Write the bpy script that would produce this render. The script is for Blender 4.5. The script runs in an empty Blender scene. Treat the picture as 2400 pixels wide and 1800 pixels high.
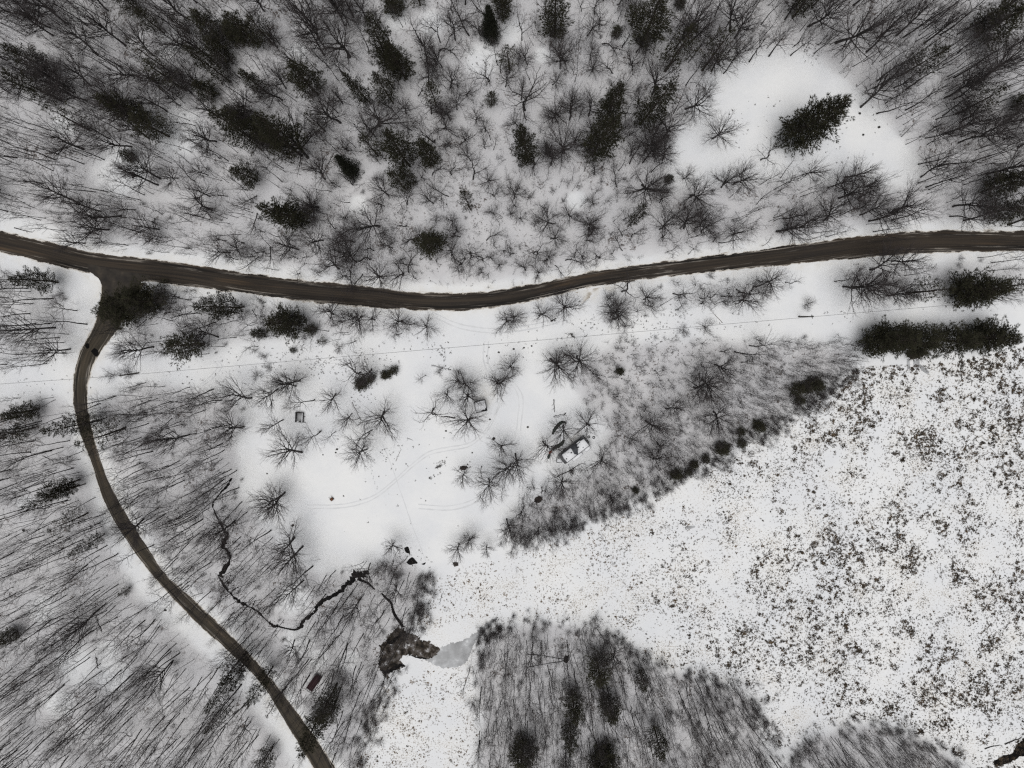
import bpy, math, random
import numpy as np
from mathutils import Vector, Matrix, Euler

C = bpy.context.scene.collection
SC = bpy.context.scene
rnd = random.Random(7)
rng = np.random.default_rng(7)

# ------------------------------------------------------------------ camera, sky, sun, exposure
H = 175.0                      # flying height of the camera above the ground, metres
FPX = 1664.0                   # focal length in pixels of the 2400 x 1800 photograph
cam_d = bpy.data.cameras.new("camera")
cam_d.sensor_width = 36.0
cam_d.lens = FPX / 2400 * 36
cam_d.clip_end = 6000
cam = bpy.data.objects.new("camera", cam_d)
C.objects.link(cam)
cam.location = (0, 0, H)
cam.rotation_euler = (-math.atan(160 / FPX), math.atan(30 / FPX), 0)
SC.camera = cam
ROT = np.array(cam.rotation_euler.to_matrix())

w = bpy.data.worlds.new("World")
SC.world = w
w.use_nodes = True
nt = w.node_tree
bg = nt.nodes["Background"]
sky = nt.nodes.new("ShaderNodeTexSky")
sky.sky_type = 'NISHITA'
sky.sun_disc = False
SUN_EL, SUN_ROT = math.radians(80), math.radians(200)
sky.sun_elevation = SUN_EL
sky.sun_rotation = SUN_ROT
sky.dust_density = 4.0
hs = nt.nodes.new("ShaderNodeHueSaturation")      # a grey, overcast sky
hs.inputs["Saturation"].default_value = 0.10
nt.links.new(sky.outputs[0], hs.inputs["Color"])
nt.links.new(hs.outputs[0], bg.inputs[0])
bg.inputs[1].default_value = 0.05
sun_d = bpy.data.lights.new("sun", 'SUN')
sun_d.energy = 1.5
sun_d.angle = math.radians(40)
sun_d.color = (1.0, 0.985, 0.975)
sun = bpy.data.objects.new("sun", sun_d)
C.objects.link(sun)
sun.rotation_euler = (math.pi / 2 - SUN_EL, 0, math.pi - SUN_ROT)
SC.view_settings.view_transform = 'Standard'
SC.view_settings.look = 'None'
SC.view_settings.gamma = 1
SC.view_settings.exposure = 0.27
SC.cycles.use_denoising = False
SC.cycles.use_adaptive_sampling = False
SC.cycles.use_light_tree = False
SC.cycles.pixel_filter_type = 'BLACKMAN_HARRIS'
SC.cycles.filter_width = 1.3
SC.cycles.max_bounces = 8
SC.cycles.diffuse_bounces = 6


def G(x, y, z=0.0):
    """point of the photograph -> point of the place at height z"""
    d = ROT @ np.array([(x - 1200) / FPX, -(y - 900) / FPX, -1.0])
    t = (H - z) / -d[2]
    return np.array([d[0] * t, d[1] * t])


def GV(P, z=0.0):
    P = np.asarray(P, float)
    d = np.stack([(P[:, 0] - 1200) / FPX, -(P[:, 1] - 900) / FPX, -np.ones(len(P))]) 
    d = ROT @ d
    t = (H - z) / -d[2]
    return (d[:2] * t).T


def PX(x, y, z=0.0):
    """point of the place -> photograph pixel"""
    d = ROT.T @ np.array([x, y, z - H])
    return 1200 + FPX * d[0] / -d[2], 900 - FPX * d[1] / -d[2]


def height_from(base, tip):
    g, t = G(*base), G(*tip)
    return H * (1 - np.linalg.norm(g) / np.linalg.norm(t))


# ------------------------------------------------------------------ materials
def mat(name, col, rough=0.85, var=0.25, scale=6.0, bump=0.0, spec=0.3, metal=0.0):
    m = bpy.data.materials.new(name)
    m.use_nodes = True
    n, l = m.node_tree.nodes, m.node_tree.links
    b = n["Principled BSDF"]
    b.inputs["Roughness"].default_value = rough
    b.inputs["Specular IOR Level"].default_value = spec
    b.inputs["Metallic"].default_value = metal
    tc = n.new("ShaderNodeTexCoord")
    no = n.new("ShaderNodeTexNoise")
    no.inputs["Scale"].default_value = scale
    no.inputs["Detail"].default_value = 4
    l.new(tc.outputs["Object"], no.inputs["Vector"])
    r = n.new("ShaderNodeValToRGB")
    r.color_ramp.elements[0].position = 0.3
    r.color_ramp.elements[1].position = 0.7
    r.color_ramp.elements[0].color = (*[c * (1 - var) for c in col], 1)
    r.color_ramp.elements[1].color = (*[min(1, c * (1 + var)) for c in col], 1)
    l.new(no.outputs[0], r.inputs[0])
    l.new(r.outputs[0], b.inputs["Base Color"])
    if bump:
        bp = n.new("ShaderNodeBump")
        bp.inputs["Strength"].default_value = bump
        l.new(no.outputs[0], bp.inputs["Height"])
        l.new(bp.outputs[0], b.inputs["Normal"])
    return m


M = {}
M['bark'] = mat('bark', (0.036, 0.032, 0.031), 0.9, 0.35, 3.0)
M['bark_pale'] = mat('bark_pale', (0.20, 0.185, 0.17), 0.9, 0.35, 3.0)
M['twig'] = mat('twig', (0.055, 0.047, 0.047), 0.9, 0.3, 1.0)
M['pine'] = mat('pine_needles', (0.024, 0.0230, 0.0115), 0.8, 0.5, 0.5)
M['spruce'] = mat('spruce_needles', (0.015, 0.0165, 0.0095), 0.8, 0.45, 0.8)
M['pine_bark'] = mat('pine_bark', (0.050, 0.040, 0.033), 0.9, 0.3, 3.0)
M['snow_cap'] = mat('settled_snow', (0.80, 0.81, 0.83), 0.7, 0.04, 2.0, 0.1)
M['dark_roof'] = mat('dark_membrane', (0.045, 0.048, 0.055), 0.6, 0.25, 2.0)
M['camper_wall'] = mat('camper_wall', (0.10, 0.10, 0.105), 0.5, 0.2, 1.0)
M['trim'] = mat('black_trim', (0.02, 0.02, 0.022), 0.6, 0.2, 2.0)
M['glass'] = mat('dark_glass', (0.02, 0.022, 0.025), 0.12, 0.1, 1.0, spec=0.6)
M['rubber'] = mat('rubber', (0.02, 0.02, 0.02), 0.9, 0.2, 3.0)
M['steel'] = mat('grey_steel', (0.25, 0.25, 0.26), 0.45, 0.2, 5.0, metal=0.6)
M['dark_wood'] = mat('dark_weathered_wood', (0.038, 0.035, 0.033), 0.9, 0.35, 5.0)
M['brown_wood'] = mat('brown_wood', (0.13, 0.06, 0.032), 0.8, 0.3, 5.0)
M['maroon'] = mat('maroon_boards', (0.050, 0.017, 0.022), 0.8, 0.4, 3.0)
M['tarp'] = mat('green_black_tarp', (0.022, 0.030, 0.024), 0.6, 0.4, 1.5)
M['rust'] = mat('rusty_steel', (0.16, 0.045, 0.025), 0.8, 0.4, 4.0)
M['pole'] = mat('pole_wood', (0.060, 0.055, 0.048), 0.9, 0.3, 4.0)
M['insulator'] = mat('white_ceramic', (0.6, 0.62, 0.6), 0.3, 0.1, 4.0)
M['wire'] = mat('wire', (0.06, 0.06, 0.06), 0.6, 0.1, 1.0)
M['tuft_mid'] = mat('brown_sedge', (0.11, 0.082, 0.055), 0.9, 0.4, 0.6)
M['tuft_dark'] = mat('dark_marsh_shrub', (0.058, 0.047, 0.036), 0.9, 0.45, 0.6)
M['tuft_tan'] = mat('tan_sedge', (0.17, 0.115, 0.065), 0.9, 0.4, 0.6)
M['stone'] = mat('grey_stone', (0.10, 0.095, 0.09), 0.9, 0.4, 2.0)
M['brush'] = mat('dead_brush', (0.055, 0.045, 0.040), 0.9, 0.4, 1.0)


# ------------------------------------------------------------------ mesh builder (all triangles)
class MB:
    def __init__(self):
        self.v, self.f, self.m, self.n = [], [], [], 0

    def add(self, v, f, mi=0):
        v = np.asarray(v, float).reshape(-1, 3)
        f = np.asarray(f, int).reshape(-1, 3)
        self.v.append(v)
        self.f.append(f + self.n)
        self.m.append(np.full(len(f), mi, np.int32))
        self.n += len(v)

    def arrays(self):
        return np.concatenate(self.v), np.concatenate(self.f), np.concatenate(self.m)

    def tube(self, pts, rad, n=5, mi=0, cap=False):
        pts = np.asarray(pts, float)
        k = len(pts)
        d = np.gradient(pts, axis=0)
        d /= np.linalg.norm(d, axis=1)[:, None] + 1e-9
        ref = np.array([0.31, 0.95, 0.05]) if abs(d[0][2]) > 0.7 else np.array([0.02, 0.1, 1.0])
        a = np.arange(n) * 2 * math.pi / n
        V = []
        for i in range(k):
            s = np.cross(d[i], ref)
            s /= np.linalg.norm(s) + 1e-9
            t = np.cross(d[i], s)
            V.append(pts[i] + rad[i] * (np.cos(a)[:, None] * s + np.sin(a)[:, None] * t))
        V = np.concatenate(V)
        F = []
        for i in range(k - 1):
            for j in range(n):
                p, q = i * n + j, i * n + (j + 1) % n
                F += [(p, q, q + n), (p, q + n, p + n)]
        if cap:
            c0, c1 = len(V), len(V) + 1
            V = np.concatenate([V, pts[:1], pts[-1:]])
            for j in range(n):
                F += [(c0, (j + 1) % n, j), (c1, (k - 1) * n + j, (k - 1) * n + (j + 1) % n)]
        self.add(V, F, mi)

    def cone(self, p0, p1, r, mi=0):
        p0, p1 = np.asarray(p0, float), np.asarray(p1, float)
        d = p1 - p0
        d /= np.linalg.norm(d) + 1e-9
        s = np.cross(d, [0.3, 0.2, 0.93])
        s /= np.linalg.norm(s) + 1e-9
        t = np.cross(d, s)
        self.add([p0 + r * s, p0 + r * (-.5 * s + .87 * t), p0 + r * (-.5 * s - .87 * t), p1],
                 [(0, 1, 3), (1, 2, 3), (2, 0, 3)], mi)

    def box(self, x0, x1, y0, y1, z0, z1, mi=0, T=None):
        v = np.array([(x, y, z) for z in (z0, z1) for y in (y0, y1) for x in (x0, x1)], float)
        if T is not None:
            v = v @ np.array(T)[:3, :3].T + np.array(T)[:3, 3]
        q = [(0, 2, 3, 1), (4, 5, 7, 6), (0, 1, 5, 4), (2, 6, 7, 3), (0, 4, 6, 2), (1, 3, 7, 5)]
        self.add(v, [t for a, b, c, d in q for t in ((a, b, c), (a, c, d))], mi)

    def prism(self, poly, z0, z1, mi=0, inset=0.0):
        """upright prism on a simple polygon; inset pulls the top edge inwards"""
        poly = np.asarray(poly, float)
        n = len(poly)
        c = poly.mean(0)
        top = poly + (c - poly) / (np.linalg.norm(c - poly, axis=1)[:, None] + 1e-9) * inset
        v = np.concatenate([np.c_[poly, np.full(n, z0)], np.c_[top, np.full(n, z1)]])
        F = []
        for i in range(n):
            j = (i + 1) % n
            F += [(i, j, j + n), (i, j + n, i + n)]
        from mathutils.geometry import tessellate_polygon
        for t in tessellate_polygon([[Vector((*p, 0)) for p in poly]]):
            F.append(tuple(i + n for i in t))
        self.add(v, F, mi)

    def mesh(self, name, mats, smooth=False):
        return make_mesh(name, *self.arrays(), mats, smooth)

    def build(self, name, mats, parent=None, smooth=False):
        o = bpy.data.objects.new(name, self.mesh(name, mats if isinstance(mats, list) else [mats], smooth))
        C.objects.link(o)
        o.parent = parent
        return o


def make_mesh(name, v, f, mi, mats, smooth=False):
    me = bpy.data.meshes.new(name)
    me.vertices.add(len(v))
    me.vertices.foreach_set("co", np.ascontiguousarray(v, np.float32).ravel())
    me.loops.add(3 * len(f))
    me.loops.foreach_set("vertex_index", np.ascontiguousarray(f, np.int32).ravel())
    me.polygons.add(len(f))
    me.polygons.foreach_set("loop_start", np.arange(0, 3 * len(f), 3, dtype=np.int32))
    me.polygons.foreach_set("material_index", np.ascontiguousarray(mi, np.int32))
    for m in mats:
        me.materials.append(m)
    me.update(calc_edges=True)
    if smooth:
        me.polygons.foreach_set("use_smooth", np.ones(len(f), bool))
    return me


def tag(o, label=None, cat=None, group=None, kind=None):
    if label: o['label'] = label
    if cat: o['category'] = cat
    if group: o['group'] = group
    if kind: o['kind'] = kind
    return o


def thing(name, label, cat, loc=(0, 0, 0), rz=0.0, group=None):
    o = bpy.data.objects.new(name, None)
    o.empty_display_size = 0.3
    C.objects.link(o)
    o.location = loc
    o.rotation_euler = (0, 0, rz)
    return tag(o, label, cat, group)


def catmull(P, n=8):
    P = np.asarray(P, float)
    Q = np.concatenate([[2 * P[0] - P[1]], P, [2 * P[-1] - P[-2]]])
    out = []
    for i in range(1, len(Q) - 2):
        for t in np.linspace(0, 1, n, endpoint=False):
            a, b, c, d = Q[i - 1], Q[i], Q[i + 1], Q[i + 2]
            out.append(0.5 * (2 * b + (c - a) * t + (2 * a - 5 * b + 4 * c - d) * t * t + (3 * b - a - 3 * c + d) * t ** 3))
    out.append(P[-1])
    return np.array(out)


def inside(poly, X, Y):
    poly = np.asarray(poly, float)
    r = np.zeros(np.shape(X), bool)
    j = len(poly) - 1
    for i in range(len(poly)):
        xi, yi = poly[i]
        xj, yj = poly[j]
        c = ((yi > Y) != (yj > Y)) & (X < (xj - xi) * (Y - yi) / (yj - yi + 1e-12) + xi)
        r ^= c
        j = i
    return r


# ------------------------------------------------------------------ outlines read from the photograph (its pixels, put on the ground by G)
ROAD_TOP = [(-420, 440), (-200, 492), (0, 544), (115, 570), (230, 597), (400, 616), (600, 647), (740, 662), (870, 674), (950, 685), (1060, 690), (1200, 678),
            (1390, 640), (1580, 614), (1800, 585), (2044, 553), (2200, 544), (2400, 545), (2650, 552), (2900, 565)]
ROAD_BOT = [(-430, 482), (-210, 534), (-10, 584), (108, 614), (225, 640), (395, 663), (598, 687), (735, 706), (868, 717), (950, 722), (1060, 725), (1205, 710),
            (1395, 668), (1585, 643), (1805, 621), (2046, 599), (2200, 589), (2400, 585), (2650, 592), (2900, 605)]
SIDE_L = [(236, 628), (240, 660), (228, 748), (190, 824), (176, 880), (175, 941), (187, 1008), (217, 1090), (244, 1171), (287, 1250), (361, 1350), (461, 1456),
          (600, 1586), (681, 1711), (736, 1800), (830, 1960)]
SIDE_R = [(345, 650), (300, 720), (271, 775), (232, 828), (206, 890), (203, 941), (222, 1036), (255, 1130), (301, 1215), (350, 1290), (390, 1350), (488, 1440),
          (600, 1552), (690, 1664), (784, 1800), (880, 1960)]
CLEAR = [(1570, 440), (1580, 330), (1645, 195), (1720, 140), (1800, 122), (1885, 122), (1960, 175), (2045, 250), (2110, 325), (2175, 405), (2110, 440), (1960, 425), (1850, 412), (1700, 425)]
GLADES = [(1130, 140, 42), (420, 310, 62), (285, 400, 68), (400, 95, 32), (1010, 55, 32), (1200, 75, 30), (930, 45, 30), (700, 120, 22), (180, 30, 25), (1350, 470, 25),
          (840, 480, 24), (1270, 130, 20), (1470, 95, 18), (150, 290, 30)]
WOODS = {
    'upper': [(-300, -200), (2700, -200), (2700, 520), (2400, 524), (2200, 524), (2000, 538), (1750, 574), (1550, 601), (1400, 622), (1250, 654), (1100, 674),
              (980, 672), (800, 652), (640, 626), (520, 604), (400, 594), (250, 572), (120, 540), (0, 490), (-300, 410)],
    'west': [(-300, 590), (0, 615), (90, 640), (165, 690), (195, 750), (170, 800), (120, 850), (-300, 860)],
    'lower_west': [(-300, 960), (165, 925), (172, 1010), (203, 1100), (235, 1190), (262, 1270), (310, 1370), (385, 1450), (450, 1500), (570, 1620), (655, 1725), (700, 1820),
                   (740, 1960), (-300, 1960)],
    'between': [(222, 945), (330, 890), (560, 925), (570, 985), (555, 1020), (565, 1090), (560, 1150), (600, 1210), (680, 1295), (740, 1340), (850, 1335), (940, 1290), (1000, 1345),
                (985, 1430), (955, 1500), (915, 1570), (880, 1660), (850, 1740), (850, 1960), (890, 1960), (800, 1800), (705, 1665), (610, 1540), (495, 1430), (400, 1340), (310, 1205), (268, 1120), (235, 1030)],
    'strip': [(325, 678), (450, 686), (600, 704), (760, 726), (900, 742), (1000, 752), (1005, 785), (850, 790), (700, 802), (560, 812), (430, 835), (320, 830), (262, 810), (290, 740)],
    'strip_east': [(1400, 690), (1600, 662), (1850, 640), (1850, 672), (1700, 725), (1560, 735), (1420, 755)],
    'strip_far': [(1960, 625), (2300, 600), (2700, 612), (2700, 690), (2300, 700), (2010, 705)],
    'thicket': [(1420, 800), (1650, 790), (1850, 800), (2000, 800), (2010, 850), (1930, 920), (1850, 965), (1720, 1055), (1600, 1110), (1480, 1180), (1350, 1225), (1200, 1275),
                (1180, 1230), (1260, 1160), (1400, 1090), (1420, 1000), (1350, 930), (1330, 880)],
    'island': [(1130, 1500), (1180, 1470), (1280, 1458), (1400, 1470), (1460, 1510), (1520, 1555), (1640, 1590), (1745, 1618), (1780, 1670), (1785, 1730), (1800, 1790),
               (1820, 1960), (1100, 1960), (1130, 1700), (1115, 1600)],
    'corner': [(1850, 1800), (1885, 1735), (2000, 1700), (2100, 1705), (2180, 1745), (2260, 1800), (2270, 1960), (1850, 1960)],
}
OPEN_SPOTS = [(690, 1405, 42), (700, 1500, 40), (560, 1460, 18), (745, 1545, 26), (180, 1560, 50), (260, 1580, 45), (100, 1430, 35), (250, 1530, 30), (140, 1650, 35), (60, 1180, 20),
              (820, 1550, 24)]
MARSH = [(2700, 800), (2400, 815), (2230, 850), (2010, 860), (1960, 905), (1850, 985), (1790, 1020), (1720, 1075), (1600, 1135), (1480, 1205), (1350, 1250), (1290, 1275), (1190, 1305),
         (1080, 1330), (1010, 1365), (985, 1430), (975, 1480), (985, 1530), (960, 1600), (900, 1600), (870, 1680), (850, 1740), (820, 1830), (800, 1960), (1100, 1960), (1125, 1700), (1108, 1600),
         (1125, 1495), (1180, 1462), (1280, 1450), (1400, 1462), (1465, 1505), (1525, 1550), (1640, 1585), (1755, 1615), (1790, 1670), (1790, 1740), (1840, 1750), (1890, 1722), (2000, 1690), (2100, 1695),
         (2190, 1740), (2290, 1800), (2300, 1960), (2700, 1960)]

# ------------------------------------------------------------------ ground
GX0, GX1, GY0, GY1, GS = -165.0, 165.0, -155.0, 115.0, 0.6
gx = np.arange(GX0, GX1 + GS / 2, GS)
gy = np.arange(GY0, GY1 + GS / 2, GS)
XX, YY = np.meshgrid(gx, gy)
d = ROT.T @ np.stack([XX.ravel(), YY.ravel(), np.full(XX.size, -H)])
PXX = (1200 + FPX * d[0] / -d[2]).reshape(XX.shape)
PYY = (900 - FPX * d[1] / -d[2]).reshape(XX.shape)


def blur(a, k, n=2):
    for _ in range(n):
        for ax in (0, 1):
            c = np.cumsum(np.pad(a, [(k + 1, k) if i == ax else (0, 0) for i in (0, 1)], mode='edge'), axis=ax)
            m = 2 * k + 1
            a = (c[m:] - c[:-m]) / m if ax == 0 else (c[:, m:] - c[:, :-m]) / m
    return a


def spots(L, soft=1.0):
    r = np.zeros(XX.shape)
    for x, y, s in L:
        r = np.maximum(r, np.clip(1.6 - 1.3 * np.hypot(PXX - x, PYY - y) / s, 0, 1))
    return r


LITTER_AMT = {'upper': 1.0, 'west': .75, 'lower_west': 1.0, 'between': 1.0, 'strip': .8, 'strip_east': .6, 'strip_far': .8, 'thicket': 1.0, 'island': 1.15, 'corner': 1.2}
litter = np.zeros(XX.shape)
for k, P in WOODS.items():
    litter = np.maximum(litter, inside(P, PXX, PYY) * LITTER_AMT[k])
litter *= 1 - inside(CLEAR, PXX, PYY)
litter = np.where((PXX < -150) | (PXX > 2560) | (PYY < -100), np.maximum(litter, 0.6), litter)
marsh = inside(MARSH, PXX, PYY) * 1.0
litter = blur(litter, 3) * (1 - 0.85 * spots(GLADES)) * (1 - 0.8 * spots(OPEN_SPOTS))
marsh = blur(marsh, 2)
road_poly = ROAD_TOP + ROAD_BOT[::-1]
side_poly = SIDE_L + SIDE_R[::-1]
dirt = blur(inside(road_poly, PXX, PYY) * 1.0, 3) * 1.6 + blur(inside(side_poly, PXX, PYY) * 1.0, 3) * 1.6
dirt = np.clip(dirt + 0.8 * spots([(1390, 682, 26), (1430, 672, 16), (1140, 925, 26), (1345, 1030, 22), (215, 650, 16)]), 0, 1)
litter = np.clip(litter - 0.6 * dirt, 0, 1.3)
nv = XX.size
v = np.c_[XX.ravel(), YY.ravel(), np.zeros(nv)]
nx, ny = len(gx), len(gy)
I = np.arange(nv).reshape(ny, nx)
a, b, c_, d_ = I[:-1, :-1].ravel(), I[:-1, 1:].ravel(), I[1:, 1:].ravel(), I[1:, :-1].ravel()
f = np.concatenate([np.c_[a, b, c_], np.c_[a, c_, d_]])
# skirt to the horizon
R = 3000.0
ring_in = [I[0, 0], I[0, -1], I[-1, -1], I[-1, 0]]
vo = np.array([(-R, -R, 0), (R, -R, 0), (R, R, 0), (-R, R, 0)])
edges = [I[0, :], I[:, -1], I[-1, ::-1], I[::-1, 0]]
fs = []
for s in range(4):
    e = edges[s]
    o0, o1 = nv + s, nv + (s + 1) % 4
    h = len(e) // 2
    for i in range(len(e) - 1):
        fs.append((e[i + 1], e[i], o0 if i < h else o1))
    fs.append((e[h], o0, o1))
f = np.concatenate([f, np.array(fs)])
v = np.concatenate([v, vo])
gmesh = make_mesh('ground', v, f, np.zeros(len(f), np.int32), [], smooth=False)
col = gmesh.color_attributes.new("cover", 'FLOAT_COLOR', 'POINT')
arr = np.ones((len(v), 4), np.float32)
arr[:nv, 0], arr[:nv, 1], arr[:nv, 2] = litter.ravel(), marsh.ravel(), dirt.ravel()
arr[nv:, 0], arr[nv:, 1], arr[nv:, 2] = 0.6, 0, 0
col.data.foreach_set("color", arr.ravel())


def ground_mat():
    m = bpy.data.materials.new("snow_ground")
    m.use_nodes = True
    n, l = m.node_tree.nodes, m.node_tree.links
    b = n["Principled BSDF"]
    b.inputs["Roughness"].default_value = 0.75
    b.inputs["Specular IOR Level"].default_value = 0.2
    at = n.new("ShaderNodeVertexColor"); at.layer_name = "cover"
    sep = n.new("ShaderNodeSeparateColor"); l.new(at.outputs[0], sep.inputs[0])
    geo = n.new("ShaderNodeNewGeometry")

    def noise(scale, detail=4, rough=0.55, dist=0.0):
        x = n.new("ShaderNodeTexNoise")
        x.inputs["Scale"].default_value = scale
        x.inputs["Detail"].default_value = detail
        x.inputs["Roughness"].default_value = rough
        x.inputs["Distortion"].default_value = dist
        l.new(geo.outputs["Position"], x.inputs["Vector"])
        return x.outputs[0]

    def math_(op, a, b_=None, clamp=False):
        x = n.new("ShaderNodeMath"); x.operation = op; x.use_clamp = clamp
        for i, s in enumerate((a, b_)):
            if s is None: continue
            if isinstance(s, (int, float)): x.inputs[i].default_value = s
            else: l.new(s, x.inputs[i])
        return x.outputs[0]

    def step(val, lo, hi):
        x = n.new("ShaderNodeMapRange"); x.interpolation_type = 'SMOOTHSTEP'
        for i, s in enumerate((val, lo, hi)):
            if isinstance(s, (int, float)): x.inputs[i].default_value = s
            else: l.new(s, x.inputs[i])
        return x.outputs[0]

    def mix(fac, a, b_):
        x = n.new("ShaderNodeMix"); x.data_type = 'RGBA'
        if isinstance(fac, (int, float)): x.inputs[0].default_value = fac
        else: l.new(fac, x.inputs[0])
        for i, s in ((6, a), (7, b_)):
            if isinstance(s, tuple): x.inputs[i].default_value = (*s, 1)
            else: l.new(s, x.inputs[i])
        return x.outputs[2]
    snow = mix(step(noise(0.06, 5, 0.6), 0.3, 0.7), (0.75, 0.765, 0.785), (0.84, 0.845, 0.84))
    snow = mix(math_('MULTIPLY', step(noise(0.9, 5), 0.45, 0.75), 0.08), snow, (0.6, 0.61, 0.62))
    # cream coloured road dirt thrown on the verges
    dn = math_('MULTIPLY', sep.outputs[2], step(noise(0.5, 4), 0.3, 0.75))
    snow = mix(math_('MULTIPLY', dn, 0.7), snow, (0.66, 0.62, 0.53))
    # leaf litter and twigs lying on and showing through the forest snow
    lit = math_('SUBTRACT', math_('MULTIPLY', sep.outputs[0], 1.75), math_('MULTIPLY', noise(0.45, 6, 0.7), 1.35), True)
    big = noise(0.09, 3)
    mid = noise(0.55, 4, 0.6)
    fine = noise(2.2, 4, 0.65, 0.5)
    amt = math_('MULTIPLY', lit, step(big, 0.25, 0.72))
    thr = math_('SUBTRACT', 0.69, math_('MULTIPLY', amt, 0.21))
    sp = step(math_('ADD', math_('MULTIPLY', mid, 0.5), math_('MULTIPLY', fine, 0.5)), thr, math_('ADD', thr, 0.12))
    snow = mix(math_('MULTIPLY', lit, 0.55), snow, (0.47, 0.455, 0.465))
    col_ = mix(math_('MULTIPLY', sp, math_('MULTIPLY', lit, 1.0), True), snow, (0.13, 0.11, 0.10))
    # few straws in the open snow
    st = step(noise(5.0, 3, 0.7), 0.70, 0.76)
    col_ = mix(math_('MULTIPLY', st, 0.35), col_, (0.30, 0.26, 0.22))
    # marsh: fine dead sedge tips poking through
    ms = math_('MULTIPLY', step(math_('ADD', math_('MULTIPLY', noise(3.0, 4, 0.7), 0.7), math_('MULTIPLY', noise(0.12, 3), 0.3)), 0.53, 0.63), sep.outputs[1])
    col_ = mix(math_('MULTIPLY', ms, 0.7), col_, (0.32, 0.265, 0.19))
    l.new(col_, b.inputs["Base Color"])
    bp = n.new("ShaderNodeBump"); bp.inputs["Strength"].default_value = 0.5; bp.inputs["Distance"].default_value = 0.25
    l.new(noise(0.6, 6, 0.6), bp.inputs["Height"])
    l.new(bp.outputs[0], b.inputs["Normal"])
    return m


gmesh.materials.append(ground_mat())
ground = bpy.data.objects.new('ground', gmesh)
C.objects.link(ground)
tag(ground, 'snow covered ground of woods, clearings and marsh', 'ground', kind='structure')


# ------------------------------------------------------------------ roads
def road_mat(name, c_dark, c_mid, c_sand, edge, snowy):
    m = bpy.data.materials.new(name)
    m.use_nodes = True
    n, l = m.node_tree.nodes, m.node_tree.links
    b = n["Principled BSDF"]
    b.inputs["Roughness"].default_value = 0.75
    b.inputs["Specular IOR Level"].default_value = 0.2
    uv = n.new("ShaderNodeUVMap"); uv.uv_map = "UVMap"      # u: metres from the left edge, v: metres along
    sx = n.new("ShaderNodeSeparateXYZ"); l.new(uv.outputs[0], sx.inputs[0])
    at = n.new("ShaderNodeVertexColor"); at.layer_name = "edge"
    se = n.new("ShaderNodeSeparateColor"); l.new(at.outputs[0], se.inputs[0])

    def noise(sc, su, sv, detail=4, rough=0.6):
        mp = n.new("ShaderNodeMapping"); mp.inputs["Scale"].default_value = (su, sv, 1)
        l.new(uv.outputs[0], mp.inputs[0])
        x = n.new("ShaderNodeTexNoise"); x.inputs["Scale"].default_value = sc
        x.inputs["Detail"].default_value = detail; x.inputs["Roughness"].default_value = rough
        l.new(mp.outputs[0], x.inputs["Vector"])
        return x.outputs[0]

    def step(val, lo, hi):
        x = n.new("ShaderNodeMapRange"); x.interpolation_type = 'SMOOTHSTEP'
        for i, s in enumerate((val, lo, hi)):
            if isinstance(s, (int, float)): x.inputs[i].default_value = s
            else: l.new(s, x.inputs[i])
        return x.outputs[0]

    def math_(op, a, b_):
        x = n.new("ShaderNodeMath"); x.operation = op
        for i, s in enumerate((a, b_)):
            if isinstance(s, (int, float)): x.inputs[i].default_value = s
            else: l.new(s, x.inputs[i])
        return x.outputs[0]

    def mix(fac, a, b_):
        x = n.new("ShaderNodeMix"); x.data_type = 'RGBA'
        l.new(fac, x.inputs[0])
        for i, s in ((6, a), (7, b_)):
            if isinstance(s, tuple): x.inputs[i].default_value = (*s, 1)
            else: l.new(s, x.inputs[i])
        return x.outputs[2]
    streak = noise(1.0, 2.2, 0.035, 5)
    c = mix(step(streak, 0.38, 0.62), c_dark, c_mid)
    c = mix(step(noise(1.0, 0.5, 0.03, 3), 0.55, 0.75), c, c_sand)
    grain = noise(1.0, 3.0, 3.0, 3)
    c = mix(math_('MULTIPLY', step(grain, 0.5, 0.8), 0.25), c, tuple(x * 2.2 for x in c_mid))
    wet = math_('MULTIPLY', step(noise(1.0, 0.9, 0.025, 4, 0.6), 0.46, 0.60), step(math_('MULTIPLY', se.outputs[0], 10.0), 2.4, 1.4))
    c = mix(wet, c, tuple(x * .45 for x in c_dark))
    # wheel ruts and remains of packed snow, drawn out along the road
    e = math_('MULTIPLY', se.outputs[0], edge)          # metres from the nearer edge of the strip
    wob = math_('MULTIPLY', math_('SUBTRACT', noise(1.0, 0.7, 0.22, 6, 0.72), 0.5), snowy)
    ed = math_('ADD', e, wob)
    pack = math_('MULTIPLY', step(noise(1.0, 2.6, 0.06, 5, 0.65), 0.53, 0.66), step(ed, 2.0, 0.9))
    c = mix(math_('MULTIPLY', pack, 0.8), c, (0.42, 0.38, 0.33))
    c = mix(step(ed, 0.62, 0.42), c, (0.60, 0.56, 0.50))
    c = mix(step(ed, 0.46, 0.25), c, (0.77, 0.775, 0.77))
    l.new(c, b.inputs["Base Color"])
    return m


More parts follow.
